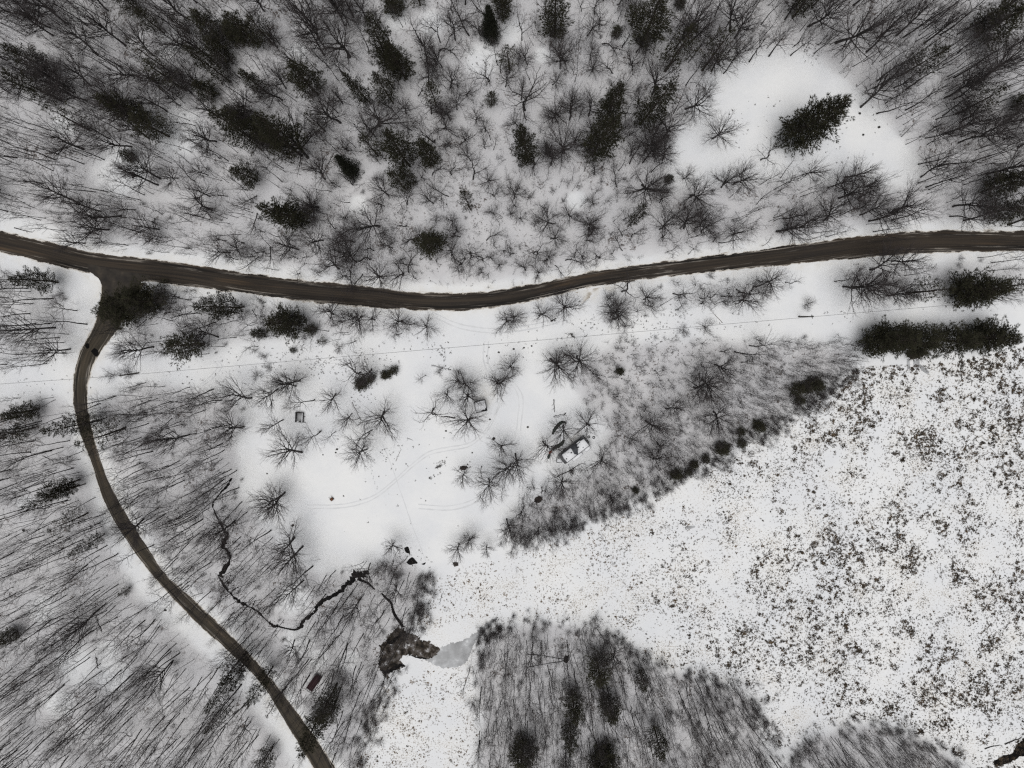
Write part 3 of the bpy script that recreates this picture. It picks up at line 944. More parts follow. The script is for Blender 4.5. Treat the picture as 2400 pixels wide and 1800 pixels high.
# ------------------------------------------------------------------ where the evergreens stand: base pixel, tip pixel, look, crown radius in metres
PINES = [
    (133, 176, 8, 95, 'd', 3.6), (143, 236, 12, 180, 'd', 3.4), (209, 304, 108, 252, 's', 4.2), (396, 320, 318, 262, 's', 4.4), (352, 285, 238, 226, 'd', 4.0), (437, 212, 352, 132, 's', 4.6),
    (402, 170, 294, 92, 's', 3.2), (540, 192, 436, 116, 'd', 3.2), (503, 226, 458, 188, 'd', 3.0), (612, 340, 508, 228, 'd', 4.4), (575, 290, 520, 262, 'd', 3.8), (385, 78, 322, 22, 's', 3.2),
    (330, 28, 252, -14, 's', 3.4), (442, 76, 404, 34, 's', 3.0), (522, 92, 466, 20, 'd', 4.2), (534, 146, 482, 96, 'd', 3.6), (568, 96, 520, 58, 'd', 3.6), (604, 104, 548, 12, 'd', 4.0),
    (628, 218, 568, 168, 'd', 2.8), (312, 372, 284, 352, 'd', 2.2), (602, 424, 545, 388, 'd', 3.2), (640, 104, 592, 24, 's', 3.8), (746, 222, 682, 142, 'd', 4.2), (920, 165, 868, 24, 'd', 4.0),
    (952, 186, 936, 86, 'd', 3.8), (1151, 88, 1148, 14, 'x', 3.0), (1179, 48, 1180, -28, 'd', 3.2), (922, 242, 890, 162, 's', 3.2), (870, 244, 822, 158, 'd', 2.8), (1024, 250, 1018, 188, 's', 3.4),
    (1194, 164, 1180, 112, 's', 3.6), (1153, 247, 1148, 216, 's', 2.0), (960, 388, 905, 292, 'd', 4.4), (886, 366, 848, 326, 's', 3.6), (1021, 382, 1026, 314, 'd', 3.4), (828, 407, 800, 358, 'x', 2.6),
    (708, 365, 612, 268, 'd', 5.0), (640, 330, 600, 300, 'd', 4.0), (762, 308, 722, 258, 's', 3.0), (950, 444, 922, 408, 's', 3.2), (975, 428, 955, 392, 's', 2.2), (928, 24, 915, -20, 'd', 3.6), (985, 12, 975, -30, 's', 3.2),
    (1300, 86, 1292, -18, 'd', 4.4), (1501, 104, 1530, -14, 'd', 5.4), (1559, 167, 1628, 68, 's', 5.0), (1646, 165, 1716, 82, 's', 4.6), (1500, 292, 1585, 212, 'd', 4.4), (1412, 302, 1468, 214, 'd', 4.0),
    (1390, 356, 1424, 262, 'd', 5.0), (1237, 380, 1246, 304, 'd', 3.8), (1562, 422, 1576, 410, 'd', 1.4), (1442, 86, 1456, 66, 's', 2.0), (1592, 12, 1604, -12, 'd', 2.0), (1856, 318, 1962, 228, 'd', 5.3),
    (2112, 176, 2222, 118, 's', 3.8), (2288, 86, 2400, 4, 'd', 5.6), (2242, 266, 2364, 208, 's', 4.2), (2372, 252, 2450, 226, 'd', 3.2), (1857, 42, 1930, -22, 's', 3.6), (2300, 450, 2412, 424, 'd', 4.2),
    (2316, 500, 2420, 478, 'd', 4.4), (136, 662, 18, 622, 'd', 3.4), (372, 704, 288, 674, 'd', 4.6), (340, 712, 240, 698, 'd', 4.6), (316, 738, 232, 732, 'd', 4.2), (572, 719, 462, 682, 'd', 3.6),
    (478, 806, 392, 788, 's', 5.2), (700, 759, 626, 758, 'd', 4.4), (618, 782, 590, 778, 'd', 2.0), (708, 516, 625, 472, 'd', 4.4), (722, 522, 660, 488, 's', 4.4), (1018, 582, 1006, 548, 'd', 4.2), (1104, 492, 1098, 450, 's', 3.0),
    (762, 800, 752, 790, 's', 1.8), (737, 772, 722, 766, 's', 2.2), (1471, 532, 1524, 502, 's', 2.2), (1449, 869, 1456, 872, 'x', 1.3), (2125, 686, 2238, 676, 's', 4.6), (2230, 678, 2362, 628, 'd', 5.2), (2250, 690, 2330, 672, 'd', 4.6),
    (2345, 672, 2420, 660, 's', 3.8), (2030, 800, 2096, 800, 'd', 4.2), (2055, 790, 2160, 770, 'd', 5.0), (2110, 800, 2190, 792, 'd', 4.8), (2190, 796, 2288, 762, 'd', 5.0), (2262, 788, 2360, 772, 'd', 4.6), (2290, 792, 2400, 752, 'd', 4.4),
    (92, 958, 4, 948, 'd', 3.4), (238, 984, 104, 1002, 'd', 3.4), (294, 1002, 172, 1014, 's', 4.6), (187, 1124, 72, 1116, 's', 3.2), (200, 1134, 36, 1152, 'd', 2.4), (186, 1138, 98, 1152, 's', 3.0), (206, 1202, 112, 1230, 's', 3.6),
    (245, 1252, 152, 1292, 'd', 2.2), (82, 1002, -6, 1030, 's', 3.2), (578, 1528, 505, 1580, 's', 4.4), (590, 1532, 456, 1640, 'd', 3.0), (640, 1562, 574, 1652, 'd', 3.0), (548, 1640, 480, 1714, 's', 2.4), (304, 1377, 298, 1380, 's', 1.8),
    (190, 1462, 108, 1496, 's', 1.8), (790, 1602, 726, 1690, 's', 4.0), (792, 1632, 752, 1702, 's', 3.4), (752, 1668, 688, 1764, 'd', 4.0), (662, 1622, 612, 1668, 's', 2.6), (1398, 1545, 1408, 1600, 's', 5.0), (1340, 1618, 1330, 1692, 'd', 3.9),
    (1335, 1694, 1314, 1764, 'd', 3.2), (1424, 1630, 1440, 1698, 'd', 3.8), (1498, 1570, 1516, 1616, 's', 2.6), (1532, 1702, 1556, 1780, 's', 3.8), (1226, 1742, 1208, 1810, 'd', 4.6), (1410, 1762, 1428, 1824, 'd', 4.6), (640, 1750, 590, 1800, 's', 3.0), (42, 1480, -12, 1500, 'd', 3.0),
    (1579, 1108, 1589, 1119, 'x', 1.9), (1610, 1103, 1617, 1111, 'x', 1.2), (1624, 1086, 1632, 1095, 'x', 1.5), (1650, 1074, 1660, 1082, 'x', 1.4), (1690, 1048, 1702, 1059, 'x', 2.3), (1732, 1037, 1742, 1046, 'x', 1.5),
    (1772, 994, 1783, 1002, 'x', 2.1), (1732, 1010, 1741, 1016, 'x', 1.5), (1487, 1146, 1492, 1154, 'x', 1.1), (1858, 910, 1870, 916, 'x', 2.4), (1905, 898, 1918, 904, 'x', 2.4), (1868, 936, 1876, 942, 'x', 1.7), (1886, 905, 1897, 912, 'x', 1.9),
    (926, 868, 922, 872, 'x', 1.6), (850, 896, 842, 902, 'x', 2.0), (872, 888, 866, 894, 'x', 1.4), (908, 878, 903, 884, 'x', 1.5), (690, 820, 684, 822, 'x', 0.9),
]
# bare trees that stand clear enough to be read one by one: base pixel, kind, height, crown radius (metres)
BARE = [
    (901, 964, 's', 14, 5.0), (1015, 958, 'g', 12, 4.4), (1107, 981, 's', 14, 4.3), (1098, 924, 's', 14, 3.6), (1085, 898, 's', 13, 3.2), (1164, 898, 's', 13, 3.9), (787, 923, 's', 13, 3.2), (738, 937, 't', 17, 2.6),
    (703, 952, 't', 11, 1.6), (664, 984, 's', 15, 2.8), (752, 1010, 't', 20, 3.2), (787, 1012, 't', 15, 2.2), (872, 1008, 't', 20, 3.6), (866, 1015, 't', 17, 2.6), (860, 1053, 's', 18, 3.8), (708, 1060, 's', 16, 4.8), (668, 1154, 's', 16, 4.6),
    (660, 1162, 's', 15, 4.4), (635, 1243, 't', 19, 4.0), (690, 1260, 's', 18, 5.2), (710, 1280, 's', 17, 4.6), (733, 1327, 't', 18, 3.4), (923, 1272, 's', 11, 2.6), (1178, 1044, 's', 12, 3.2), (1129, 1093, 't', 11, 1.9),
    (1088, 1106, 's', 12, 2.4), (1145, 1122, 's', 15, 3.6), (1178, 1144, 't', 11, 1.7), (1197, 1087, 's', 15, 4.4), (1125, 1160, 't', 12, 2.1), (1187, 1216, 's', 12, 3.2), (1075, 1274, 's', 11, 2.6), (1107, 1261, 's', 10, 2.6),
    (1142, 1277, 's', 9, 2.0), (825, 969, 's', 11, 2.4), (840, 982, 't', 13, 1.6), (860, 992, 't', 13, 1.6), (694, 905, 's', 15, 3.6), (652, 912, 's', 16, 3.6), (703, 892, 's', 16, 4.2), (871, 865, 's', 12, 3.4), (846, 873, 'g', 13, 4.0), (996, 762, 's', 10, 2.9),
    (944, 752, 's', 11, 3.5), (879, 750, 'g', 13, 3.6), (849, 741, 's', 14, 4.0), (782, 737, 's', 14, 3.6), (700, 741, 's', 15, 3.4), (702, 756, 's', 14, 3.2), (1186, 748, 's', 11, 3.4), (1197, 857, 's', 11, 2.9), (1166, 889, 's', 10, 2.8), (998, 880, 't', 9, 1.6),
    (1075, 890, 's', 10, 2.8), (1050, 915, 's', 11, 2.6), (1205, 743, 's', 10, 2.9), (1262, 740, 's', 11, 2.9), (1323, 722, 's', 14, 4.1), (1458, 684, 'g', 15, 4.4), (1436, 735, 's', 12, 3.9), (1509, 702, 's', 14, 3.2), (1577, 688, 'g', 13, 2.9), (1640, 697, 'g', 14, 2.8),
    (1731, 686, 't', 18, 3.4), (1733, 706, 's', 17, 4.2), (1690, 694, 't', 16, 3.0), (1766, 672, 't', 18, 3.2), (1290, 841, 's', 13, 4.6), (1316, 850, 's', 10, 2.9), (1352, 835, 's', 13, 4.8), (1322, 830, 'g', 11, 3.2), (1645, 890, 's', 17, 5.0), (1675, 855, 's', 16, 3.9),
    (1721, 824, 't', 18, 3.2), (1756, 810, 't', 18, 3.2), (1398, 882, 'g', 9, 2.5), (1533, 870, 'g', 9, 2.2), (1272, 1034, 's', 13, 4.0), (1382, 997, 's', 12, 3.6), (1320, 996, 's', 12, 3.6), (1412, 1072, 's', 14, 3.9), (1626, 908, 's', 17, 4.6), (1512, 985, 's', 15, 4.4),
    (1672, 965, 's', 17, 4.8), (1560, 958, 's', 14, 3.2), (1523, 1071, 's', 14, 3.4), (1208, 1063, 's', 13, 4.2), (1319, 1122, 's', 13, 3.8), (1227, 1188, 'g', 11, 3.0), (1466, 1022, 's', 11, 2.4), (1268, 1142, 'g', 8, 2.0), (1430, 1160, 's', 12, 3.0), (1540, 1040, 's', 13, 3.0),
    (1976, 672, 's', 18, 4.6), (2039, 632, 's', 18, 4.6), (1996, 672, 's', 19, 5.0), (1956, 660, 't', 15, 2.6), (2090, 612, 's', 17, 4.0), (1930, 518, 's', 17, 4.4), (2036, 518, 's', 17, 4.4), (2096, 493, 's', 20, 5.4), (2226, 507, 't', 20, 3.8), (2258, 517, 't', 20, 3.8), (1875, 532, 's', 15, 3.8), (1835, 512, 't', 18, 3.2),
    (1669, 325, 's', 13, 4.0), (1783, 375, 'g', 11, 3.6), (1561, 318, 's', 17, 3.9), (1528, 222, 's', 17, 5.0), (1230, 258, 'g', 14, 6.2), (1322, 357, 's', 14, 5.6), (1379, 272, 's', 14, 3.6), (1335, 265, 's', 12, 3.0), (820, 134, 's', 20, 6.0), (890, 295, 's', 16, 6.6), (722, 370, 's', 16, 6.8),
    (1067, 94, 's', 15, 3.4), (1037, 158, 's', 14, 3.0), (1056, 205, 's', 14, 3.0), (1094, 226, 's', 11, 2.5), (1115, 284, 's', 10, 2.4), (990, 108, 't', 17, 3.0), (1032, 100, 't', 17, 2.8), (748, 92, 's', 19, 4.4), (760, 130, 's', 18, 4.2), (1959, 100, 's', 21, 6.2), (2017, 251, 's', 19, 4.8),
    (2055, 266, 't', 20, 3.6), (2056, 190, 't', 22, 3.6), (2048, 208, 't', 20, 3.2), (2122, 211, 't', 20, 3.2), (2122, 258, 't', 20, 3.0), (2203, 82, 't', 24, 4.0), (2117, 88, 't', 22, 3.2), (2054, 90, 't', 22, 3.6), (2235, 182, 't', 22, 3.6), (2220, 180, 't', 18, 3.0), (2246, 335, 't', 21, 3.4), (2193, 280, 't', 20, 3.0),
    (2152, 385, 't', 20, 3.2), (2198, 390, 't', 20, 3.2), (2280, 378, 't', 20, 3.2), (2158, 415, 's', 17, 3.8), (2170, 439, 't', 20, 3.4), (1853, 130, 't', 18, 3.0), (1908, 126, 't', 17, 2.6), (1802, 132, 't', 18, 3.2), (1756, 145, 't', 18, 3.2), (1696, 172, 't', 17, 2.8), (1710, 72, 's', 19, 4.8), (1675, 40, 't', 19, 3.2),
    (1633, 78, 't', 18, 3.2), (1722, 90, 's', 16, 4.2), (2090, 545 - 30, 't', 18, 3.2), (1980, 415, 's', 14, 3.6), (2010, 440, 's', 14, 3.6), (1940, 440, 's', 12, 3.6), (1880, 410, 's', 13, 3.2), (1720, 430, 's', 12, 3.8), (1690, 440, 's', 12, 3.4), (1600, 420, 's', 10, 2.6), (1530, 365, 's', 10, 3.0),
    (160, 57, 's', 18, 4.4), (205, 60, 't', 20, 3.0), (229, 128, 's', 20, 4.2), (130, 375, 't', 20, 3.6), (40, 370, 't', 22, 3.2), (295, 178, 't', 20, 3.0), (245, 375, 't', 18, 2.8), (188, 477, 's', 18, 4.2), (285, 506, 's', 17, 4.0), (255, 538, 's', 16, 4.6), (492, 460, 's', 15, 3.2), (540, 592, 's', 12, 3.4), (558, 590, 's', 12, 3.0),
    (498, 490, 'g', 15, 4.6), (786, 536, 't', 15, 2.8), (812, 592, 's', 14, 4.0), (870, 607, 'g', 12, 4.0), (795, 630, 's', 14, 4.4), (700, 585, 's', 13, 3.4), (832, 568, 't', 14, 3.0), (1058, 600, 's', 10, 3.2), (1100, 595, 'g', 12, 3.6), (1132, 610, 'g', 11, 3.4), (1080, 620, 'g', 12, 3.2), (945, 640, 'g', 11, 4.0), (850, 642, 'g', 10, 3.0),
    (1295, 525, 's', 12, 3.6), (1380, 525, 's', 12, 3.4), (1380, 555, 'g', 12, 4.0), (1260, 595, 'g', 11, 3.8), (1290, 560, 's', 8, 2.8), (1365, 600, 'g', 10, 3.4), (1325, 610, 'g', 10, 3.0), (1405, 602, 'g', 10, 3.0), (1480, 555, 'g', 11, 2.8), (1602, 535, 's', 14, 4.2), (1640, 528, 's', 13, 3.6), (1645, 545, 'g', 11, 3.4), (1545, 475, 's', 11, 2.8),
    (405, 1011, 't', 15, 2.2), (445, 1018, 's', 20, 4.2), (590, 933, 's', 18, 4.2), (572, 1000, 's', 16, 4.2), (500, 912, 't', 18, 3.0), (520, 938, 't', 17, 3.0), (340, 972, 't', 18, 2.8), (521, 1040, 't', 17, 3.0), (420, 1080, 't', 19, 2.8), (385, 1118, 't', 20, 2.8), (525, 1123, 't', 20, 3.0), (542, 1100, 't', 21, 2.8), (560, 1143, 't', 17, 2.8),
    (452, 1208, 't', 19, 3.4), (385, 1206, 't', 18, 3.2), (336, 1217, 's', 18, 4.6), (475, 1217, 't', 20, 3.2), (550, 1221, 's', 19, 4.4), (463, 1184, 't', 14, 2.0), (495, 1318, 't', 20, 3.0), (276, 1298, 't', 22, 3.2), (212, 1238, 't', 21, 2.8), (158, 1172, 't', 21, 2.8), (148, 1256, 't', 20, 2.8), (148, 1048, 't', 20, 2.6), (358, 1058, 't', 18, 2.8),
    (234, 1427, 's', 21, 4.4), (363, 1452, 't', 20, 3.4), (422, 1530, 't', 22, 3.0), (405, 1552, 't', 22, 3.0), (566, 1604, 't', 22, 3.6), (284, 1570, 't', 22, 3.2), (238, 1573, 't', 20, 2.8), (225, 1632, 't', 22, 3.2), (256, 1652, 't', 22, 3.2), (386, 1679, 't', 22, 3.6), (320, 1730, 't', 22, 3.4), (476, 1733, 't', 22, 3.6), (308, 1681, 't', 20, 2.8), (213, 1480, 't', 20, 3.0),
    (189, 1470, 't', 20, 2.8), (113, 1459, 't', 20, 2.6), (85, 1458, 't', 20, 2.6), (126, 1715, 't', 22, 3.2), (40, 1758, 't', 22, 3.2), (160, 1772, 't', 20, 2.8), (100, 1575, 't', 20, 2.8), (151, 1605, 't', 20, 2.8), (42, 1602, 't', 20, 2.8), (343, 1630, 't', 18, 2.6), (425, 1350 + 20, 't', 18, 2.4), (406, 1548, 's', 16, 4.0),
    (726, 1500, 't', 18, 3.2), (790, 1420, 't', 18, 3.2), (805, 1442, 't', 20, 3.2), (814, 1508, 't', 20, 3.4), (813, 1515, 't', 18, 3.0), (834, 1562, 't', 20, 3.2), (783, 1575, 't', 21, 2.8), (723, 1546, 't', 20, 2.4), (731, 1545, 't', 18, 2.2), (686, 1619 - 30, 't', 18, 2.6), (690, 1500, 's', 15, 3.2), (712, 1360, 's', 15, 3.6), (900, 1432, 't', 16, 3.0), (846, 1400, 's', 15, 3.2), (930, 1372, 's', 12, 3.4), (868, 1320, 's', 12, 3.0),
    (130, 768, 's', 20, 4.4), (204, 760, 't', 20, 3.2), (165, 818, 's', 19, 4.2), (125, 700, 't', 20, 3.0), (84, 758, 't', 20, 2.8), (70, 735, 't', 20, 2.8), (180, 728, 't', 14, 2.4), (66, 676, 't', 18, 2.8), (155, 828, 't', 20, 3.0), (360, 813, 's', 17, 4.2), (512, 790, 's', 15, 3.6), (505, 755, 't', 17, 3.0), (448, 703, 't', 16, 3.0), (468, 734, 't', 16, 2.8), (390, 727, 't', 15, 2.4), (552, 732, 't', 14, 2.4),
    (234, 946, 't', 18, 2.6), (272, 928, 't', 16, 2.6), (1249, 1505, 't', 17, 3.0), (1345, 1580, 't', 17, 2.6), (1442, 1520, 's', 13, 3.6), (1600, 1640, 't', 15, 2.6), (1590, 1620, 't', 15, 2.6), (1610, 1602, 't', 14, 2.8), (1712, 1600, 'p', 10, 2.4), (1505, 1580, 'p', 11, 2.2), (1380, 1760 - 30, 't', 17, 2.6), (1650, 1660, 't', 15, 2.4), (1646, 1720, 't', 16, 2.6), (1236, 1690, 't', 16, 2.6), (1243, 1600, 't', 16, 2.6), (1420, 1600, 't', 17, 2.8), (1805, 1772, 't', 15, 3.2), (1820, 1785, 't', 16, 3.0),
]

# landmarks used to tell one tree from the next
MARKS = [('the road junction', 250, 640), ('the snow-roofed camper', 1345, 1055), ('the square snow-roofed shed', 1128, 952), ('the roofless white-railed pen', 703, 977), ('the maroon slatted trailer', 735, 1600),
         ('the small brown cart', 775, 1168), ('the pole beside the pine row', 1872, 742), ('the pole near the side road', 325, 874), ('the middle utility pole', 1341, 788), ('the grey frozen pond', 1050, 1535),
         ('the wide bend of the black stream', 700, 1470), ('the upper end of the black stream', 540, 1110), ('the black water holes', 962, 1305), ('the fork of the black stream', 836, 1356), ('the lone pine in the upper clearing', 1880, 280),
         ('the wet patches on the side road', 218, 820), ('the fallen pale birch', 1355, 1500), ('the snowy fallen trunks', 290, 178), ('the brown brush heap by the marsh', 2147, 832), ('the logs at the marsh corner', 2345, 1748),
         ('the sandy driveway mouth', 1385, 675), ('the sharpest bend of the main road', 1000, 705), ('the evergreen row along the marsh', 1640, 1090), ('the straight stretch of side road', 180, 930), ('the far end of the main road', 2400, 565),
         ('the near end of the main road', 0, 565), ('the foot of the side road', 750, 1790), ('the lower corner of the upper clearing', 2130, 400), ('the tip of the upper clearing', 1830, 130), ('the narrow end of the upper clearing', 1600, 380),
         ('the middle of the top edge', 1130, 20), ('the top corner above the junction', 20, 20), ('the top corner above the pine row', 2380, 20), ('the bottom corner below the side road', 20, 1780), ('the snow glade in the upper woods', 420, 320),
         ('the snow glade by the top edge', 1130, 140), ('the curve of the side road', 300, 1240), ('the snowy glade of the lower woods', 215, 1570), ('the middle of the marsh point', 1450, 1650), ('the foot of the marsh point', 1250, 1790),
         ('the wooded hump at the bottom edge', 2050, 1760), ('the alder thicket', 1560, 980), ('the main road past the driveway', 1700, 615), ('the gap in the roadside trees', 1050, 770), ('the evergreen bushes by the wires', 880, 890), ('the shrub clump at the marsh edge', 1240, 1255), ('the middle of the upper woods', 900, 380), ('the roadside before the bend', 620, 630),
         ('the main road beyond the junction', 430, 640), ('the left edge below the wires', 20, 1010), ('the woods edge above the camper', 1440, 900), ('the woods edge facing the pond', 880, 1650), ('the left edge of the upper woods', 20, 330), ('the top edge of the upper woods', 640, 20), ('the top edge near the tall pines', 1500, 30), ('the right edge of the upper woods', 2380, 330), ('the wires near the pine row', 2150, 720)]
MG = GV([(m[1], m[2]) for m in MARKS])
ORD = ['closest', 'second closest', 'third closest', 'fourth closest', 'fifth closest', 'sixth closest', 'seventh closest', 'eighth closest', 'ninth closest', 'tenth closest', '11th closest', '12th closest',
       '13th closest', '14th closest', '15th closest', '16th closest', '17th closest', '18th closest', '19th closest', '20th closest', '21st closest', '22nd closest', '23rd closest', '24th closest']


def rank_labels(P, noun):
    """P: list of ground points; noun: list of short descriptions; a label for each, told apart by distance to the nearest landmark"""
    P = np.array(P)
    D = np.linalg.norm(P[:, None] - MG[None], axis=2)
    near = D.argmin(1)
    out = [None] * len(P)
    for m in range(len(MARKS)):
        idx = [i for i in np.argsort(D[:, m]) if near[i] == m]
        seen = {}
        for i in idx:
            k = seen.get(noun[i], 0)
            seen[noun[i]] = k + 1
            out[i] = f"{noun[i]}, {ORD[min(k, 23)]} to {MARKS[m][0]}"
    return out


# ------------------------------------------------------------------ evergreens
r = random.Random(5)
pine_pts, pine_noun, pine_obj = [], [], []
PICK = {'d': [0, 5, 0, 5], 's': [2, 3, 4, 2]}
for q, (bx, by, tx, ty, st, cr_) in enumerate(PINES):
    g = G(bx, by)
    h = float(np.clip(height_from((bx, by), (tx, ty)), 3.0 if st == 'x' else 5.0, 31.0))
    if math.hypot(bx - 1230, by - 740) < 480 and st != 'x':
        h = max(h, cr_ * 3.4)
    big = st == 'd' and cr_ >= 4.2 and by > 600
    if (bx, by) != (1856, 318) and not big: cr_ *= .90
    if st == 'x':
        key = ('spruce', q % 3) if cr_ > 2.3 else ('pine', 5 if q % 2 else 2)
        h = max(h, cr_ * 2.6)
        wv_ = cr_ * r.uniform(.85, 1.15)
        s = (wv_ / 2.6, cr_ / 2.6, h / 12.0) if key[0] == 'spruce' else (wv_ / 3.4, cr_ / 3.4, h / 24.0)
    else:
        key = ('pine', 6 if (bx, by) == (1856, 318) else (1, 0, 5)[q % 3] if big else PICK[st][q % len(PICK[st])])
        s = (cr_ / 3.9, cr_ / 3.9, h / 24.0)
    sp = st == 'x'
    noun = ('dense dark little evergreen' if cr_ < 2 else 'dense dark round evergreen') if sp else \
        (('broad dark green pine' if cr_ > 4.3 else 'dark green pine' if h > 14 else 'small dark pine') if st == 'd' else ('feathery thin-crowned pine' if h > 14 else 'small feathery pine'))
    e = thing('spruce_tree' if sp else 'pine_tree', '', 'spruce tree' if sp else 'pine tree', (g[0], g[1], -0.05), r.uniform(0, 6.28), 'dense dark evergreens' if sp else 'pines scattered through the woods')
    e.scale = s
    e.rotation_euler = (r.gauss(0, .02), r.gauss(0, .02), e.rotation_euler.z)
    for nm, me in zip(('trunk', 'crown'), EVM[key]):
        o = bpy.data.objects.new(nm, me)
        C.objects.link(o)
        o.parent = e
    pine_pts.append(g); pine_noun.append(noun); pine_obj.append(e)
for o, lb in zip(pine_obj, rank_labels(pine_pts, pine_noun)):
    o['label'] = lb
pine_obj[54]['label'] = 'broad lone dark pine standing in the snow of the upper clearing'

# ------------------------------------------------------------------ bare trees
LETTER = {'s': 'spread', 't': 'tall', 'g': 'gnarl', 'p': 'pole'}
SETS = {}                      # all bare trees: x, y, kind, variant, sx, sz, rotation, lean
ALL = []


def add_tree(g, kind, h, rad, hand):
    i = r.randrange(KINDS[kind][1])
    p = PROTO[(kind, i)]
    sz = h / p['h']
    sx = rad / p['rad'] if rad else sz * r.uniform(.85, 1.2)
    sx = min(max(sx, sz * .6), sz * 1.9)
    ALL.append(dict(g=np.array(g, float), key=(kind, i), sx=sx, sz=sz, h=h, rz=r.uniform(0, 6.28), lx=r.gauss(0, .045), ly=r.gauss(0, .045), hand=hand, rad=p['rad'] * sx))


for bx, by, k, h, rad in BARE:
    add_tree(G(bx, by), LETTER[k], h, rad * 1.18, True)

# the rest of the woods, scattered by the density each wood has in the photograph
road_all = [np.array(road_poly, float), np.array(side_poly, float)]
FILL = {   # wood: (trees, whips, saplings, shrubs per 100 m2, [(kind, weight, hmin, hmax)])
    'upper': (7.0, 8.5, 13.0, 1.2, None),
    'west': (5.0, 6.0, 7.0, 1.2, [('tall', 6, 14, 21), ('gnarl', 2, 6, 10)]),
    'lower_west': (6.2, 7.0, 6.0, 1.2, [('tall', 9, 14, 22), ('pole', 1, 8, 12), ('gnarl', 1, 6, 9)]),
    'between': (8.0, 7.0, 18.0, 6.5, [('tall', 7, 13, 20), ('pole', 3, 7, 11), ('gnarl', 1, 6, 9)]),
    'strip': (9.0, 4.0, 22.0, 8.0, [('gnarl', 3, 6, 9), ('tall', 2, 10, 15)]),
    'strip_east': (6.5, 3.0, 16.0, 6.0, [('gnarl', 3, 6, 9), ('spread', 2, 8, 12)]),
    'strip_far': (4.0, 2.0, 9.0, 4.0, [('spread', 2, 10, 15), ('tall', 2, 12, 17)]),
    'thicket': (84.0, 0.0, 50.0, 9.0, [('pole', 12, 4.5, 9.5), ('gnarl', .5, 5, 8)]),
    'island': (26.0, 6.0, 34.0, 10.0, [('pole', 8, 6, 11), ('tall', 2, 12, 17)]),
    'corner': (32.0, 6.0, 34.0, 8.0, [('pole', 9, 7, 11), ('tall', 1, 11, 15)]),
}
SHR = []
pine_arr = np.array(pine_pts)


def perlinish(x, y):
    return (math.sin(x * .11 + 1.3) * math.cos(y * .13 + .4) + math.sin(x * .037 - y * .05 + 2) + math.sin(x * .23 + y * .19)) / 3


occupied = {}


def free(g, dmin):
    c = (int(g[0] // 3), int(g[1] // 3))
    for i in (-1, 0, 1):
        for j in (-1, 0, 1):
            for o in occupied.get((c[0] + i, c[1] + j), ()):
                if (o[0] - g[0]) ** 2 + (o[1] - g[1]) ** 2 < dmin * dmin:
                    return False
    occupied.setdefault(c, []).append(g)
    return True


for t in ALL: free(t['g'], 0)
for g in pine_pts: free(g, 0)
for wood, poly in WOODS.items():
    dt, dw, ds, dsh, kinds = FILL[wood]
    Pg = GV(poly)
    x0, y0 = Pg.min(0); x1, y1 = Pg.max(0)
    x0, x1, y0, y1 = max(x0, -158), min(x1, 158), max(y0, -138), min(y1, 108)
    area = (x1 - x0) * (y1 - y0)
    for what, dens in (('tree', dt), ('whip', dw), ('sapling', ds), ('shrub', dsh)):
        for _ in range(int(area * dens / 100)):
            g = (r.uniform(x0, x1), r.uniform(y0, y1))
            px, py = PX(*g)
            jx = 13 * math.sin(g[0] * .6 + 2 * math.sin(g[1] * .5)) + r.gauss(0, 9)
            if not inside(poly, np.float64(px + jx), np.float64(py + jx)): continue
            if wood == 'thicket' and r.random() > np.clip(1.15 - (1225 - .56 * (px - 1330) - py) / 260, .22, 1): continue
            if wood == 'upper' and inside(CLEAR, np.float64(px), np.float64(py)): continue
            if any(math.hypot(px - a, py - b) < c * (.8 if what == 'tree' else 1.0) * r.uniform(.6, 1.1) for a, b, c in GLADES + OPEN_SPOTS): continue
            if any(inside(P, np.float64(px), np.float64(py)) for P in road_all): continue
            if perlinish(*g) < -.52 + (r.random() - .5) * .3 and what in ('sapling', 'shrub'): continue
            if not free(g, {'tree': .8, 'sapling': .45, 'shrub': .5, 'whip': .5}[what]): continue
            if what == 'whip':
                hw_ = r.uniform(11, 18) if not (wood == 'upper' and 800 < px < 1550) else r.uniform(5, 10.5)
                add_tree(g, 'whip', hw_, None, False)
            elif what == 'sapling':
                add_tree(g, 'sapling', r.uniform(2.2, 5.5), None, False)
            elif what == 'shrub':
                add_tree(g, 'shrub', r.uniform(1.2, 2.4), None, False)
            else:
                if wood == 'upper':
                    near = np.clip(1 - (545 - py) / 260, 0, 1) * (0.85 if 500 < px < 1500 else .4)
                    if r.random() < near:
                        kk = r.choice(['gnarl', 'gnarl', 'spread', 'pole']); h = r.uniform(5.5, 10.5)
                    elif 900 < px < 1500:
                        kk = r.choice(['tall', 'spread', 'pole', 'gnarl']); h = r.uniform(8, 14)
                    else:
                        kk = r.choice(['tall', 'tall', 'tall', 'spread', 'pole']); h = r.uniform(12, 20) if kk != 'pole' else r.uniform(8, 12)
                else:
                    kk, _, a, b = r.choices(kinds, [k[1] for k in kinds])[0]
                    h = r.uniform(a, b)
                add_tree(g, kk, h, None, False)

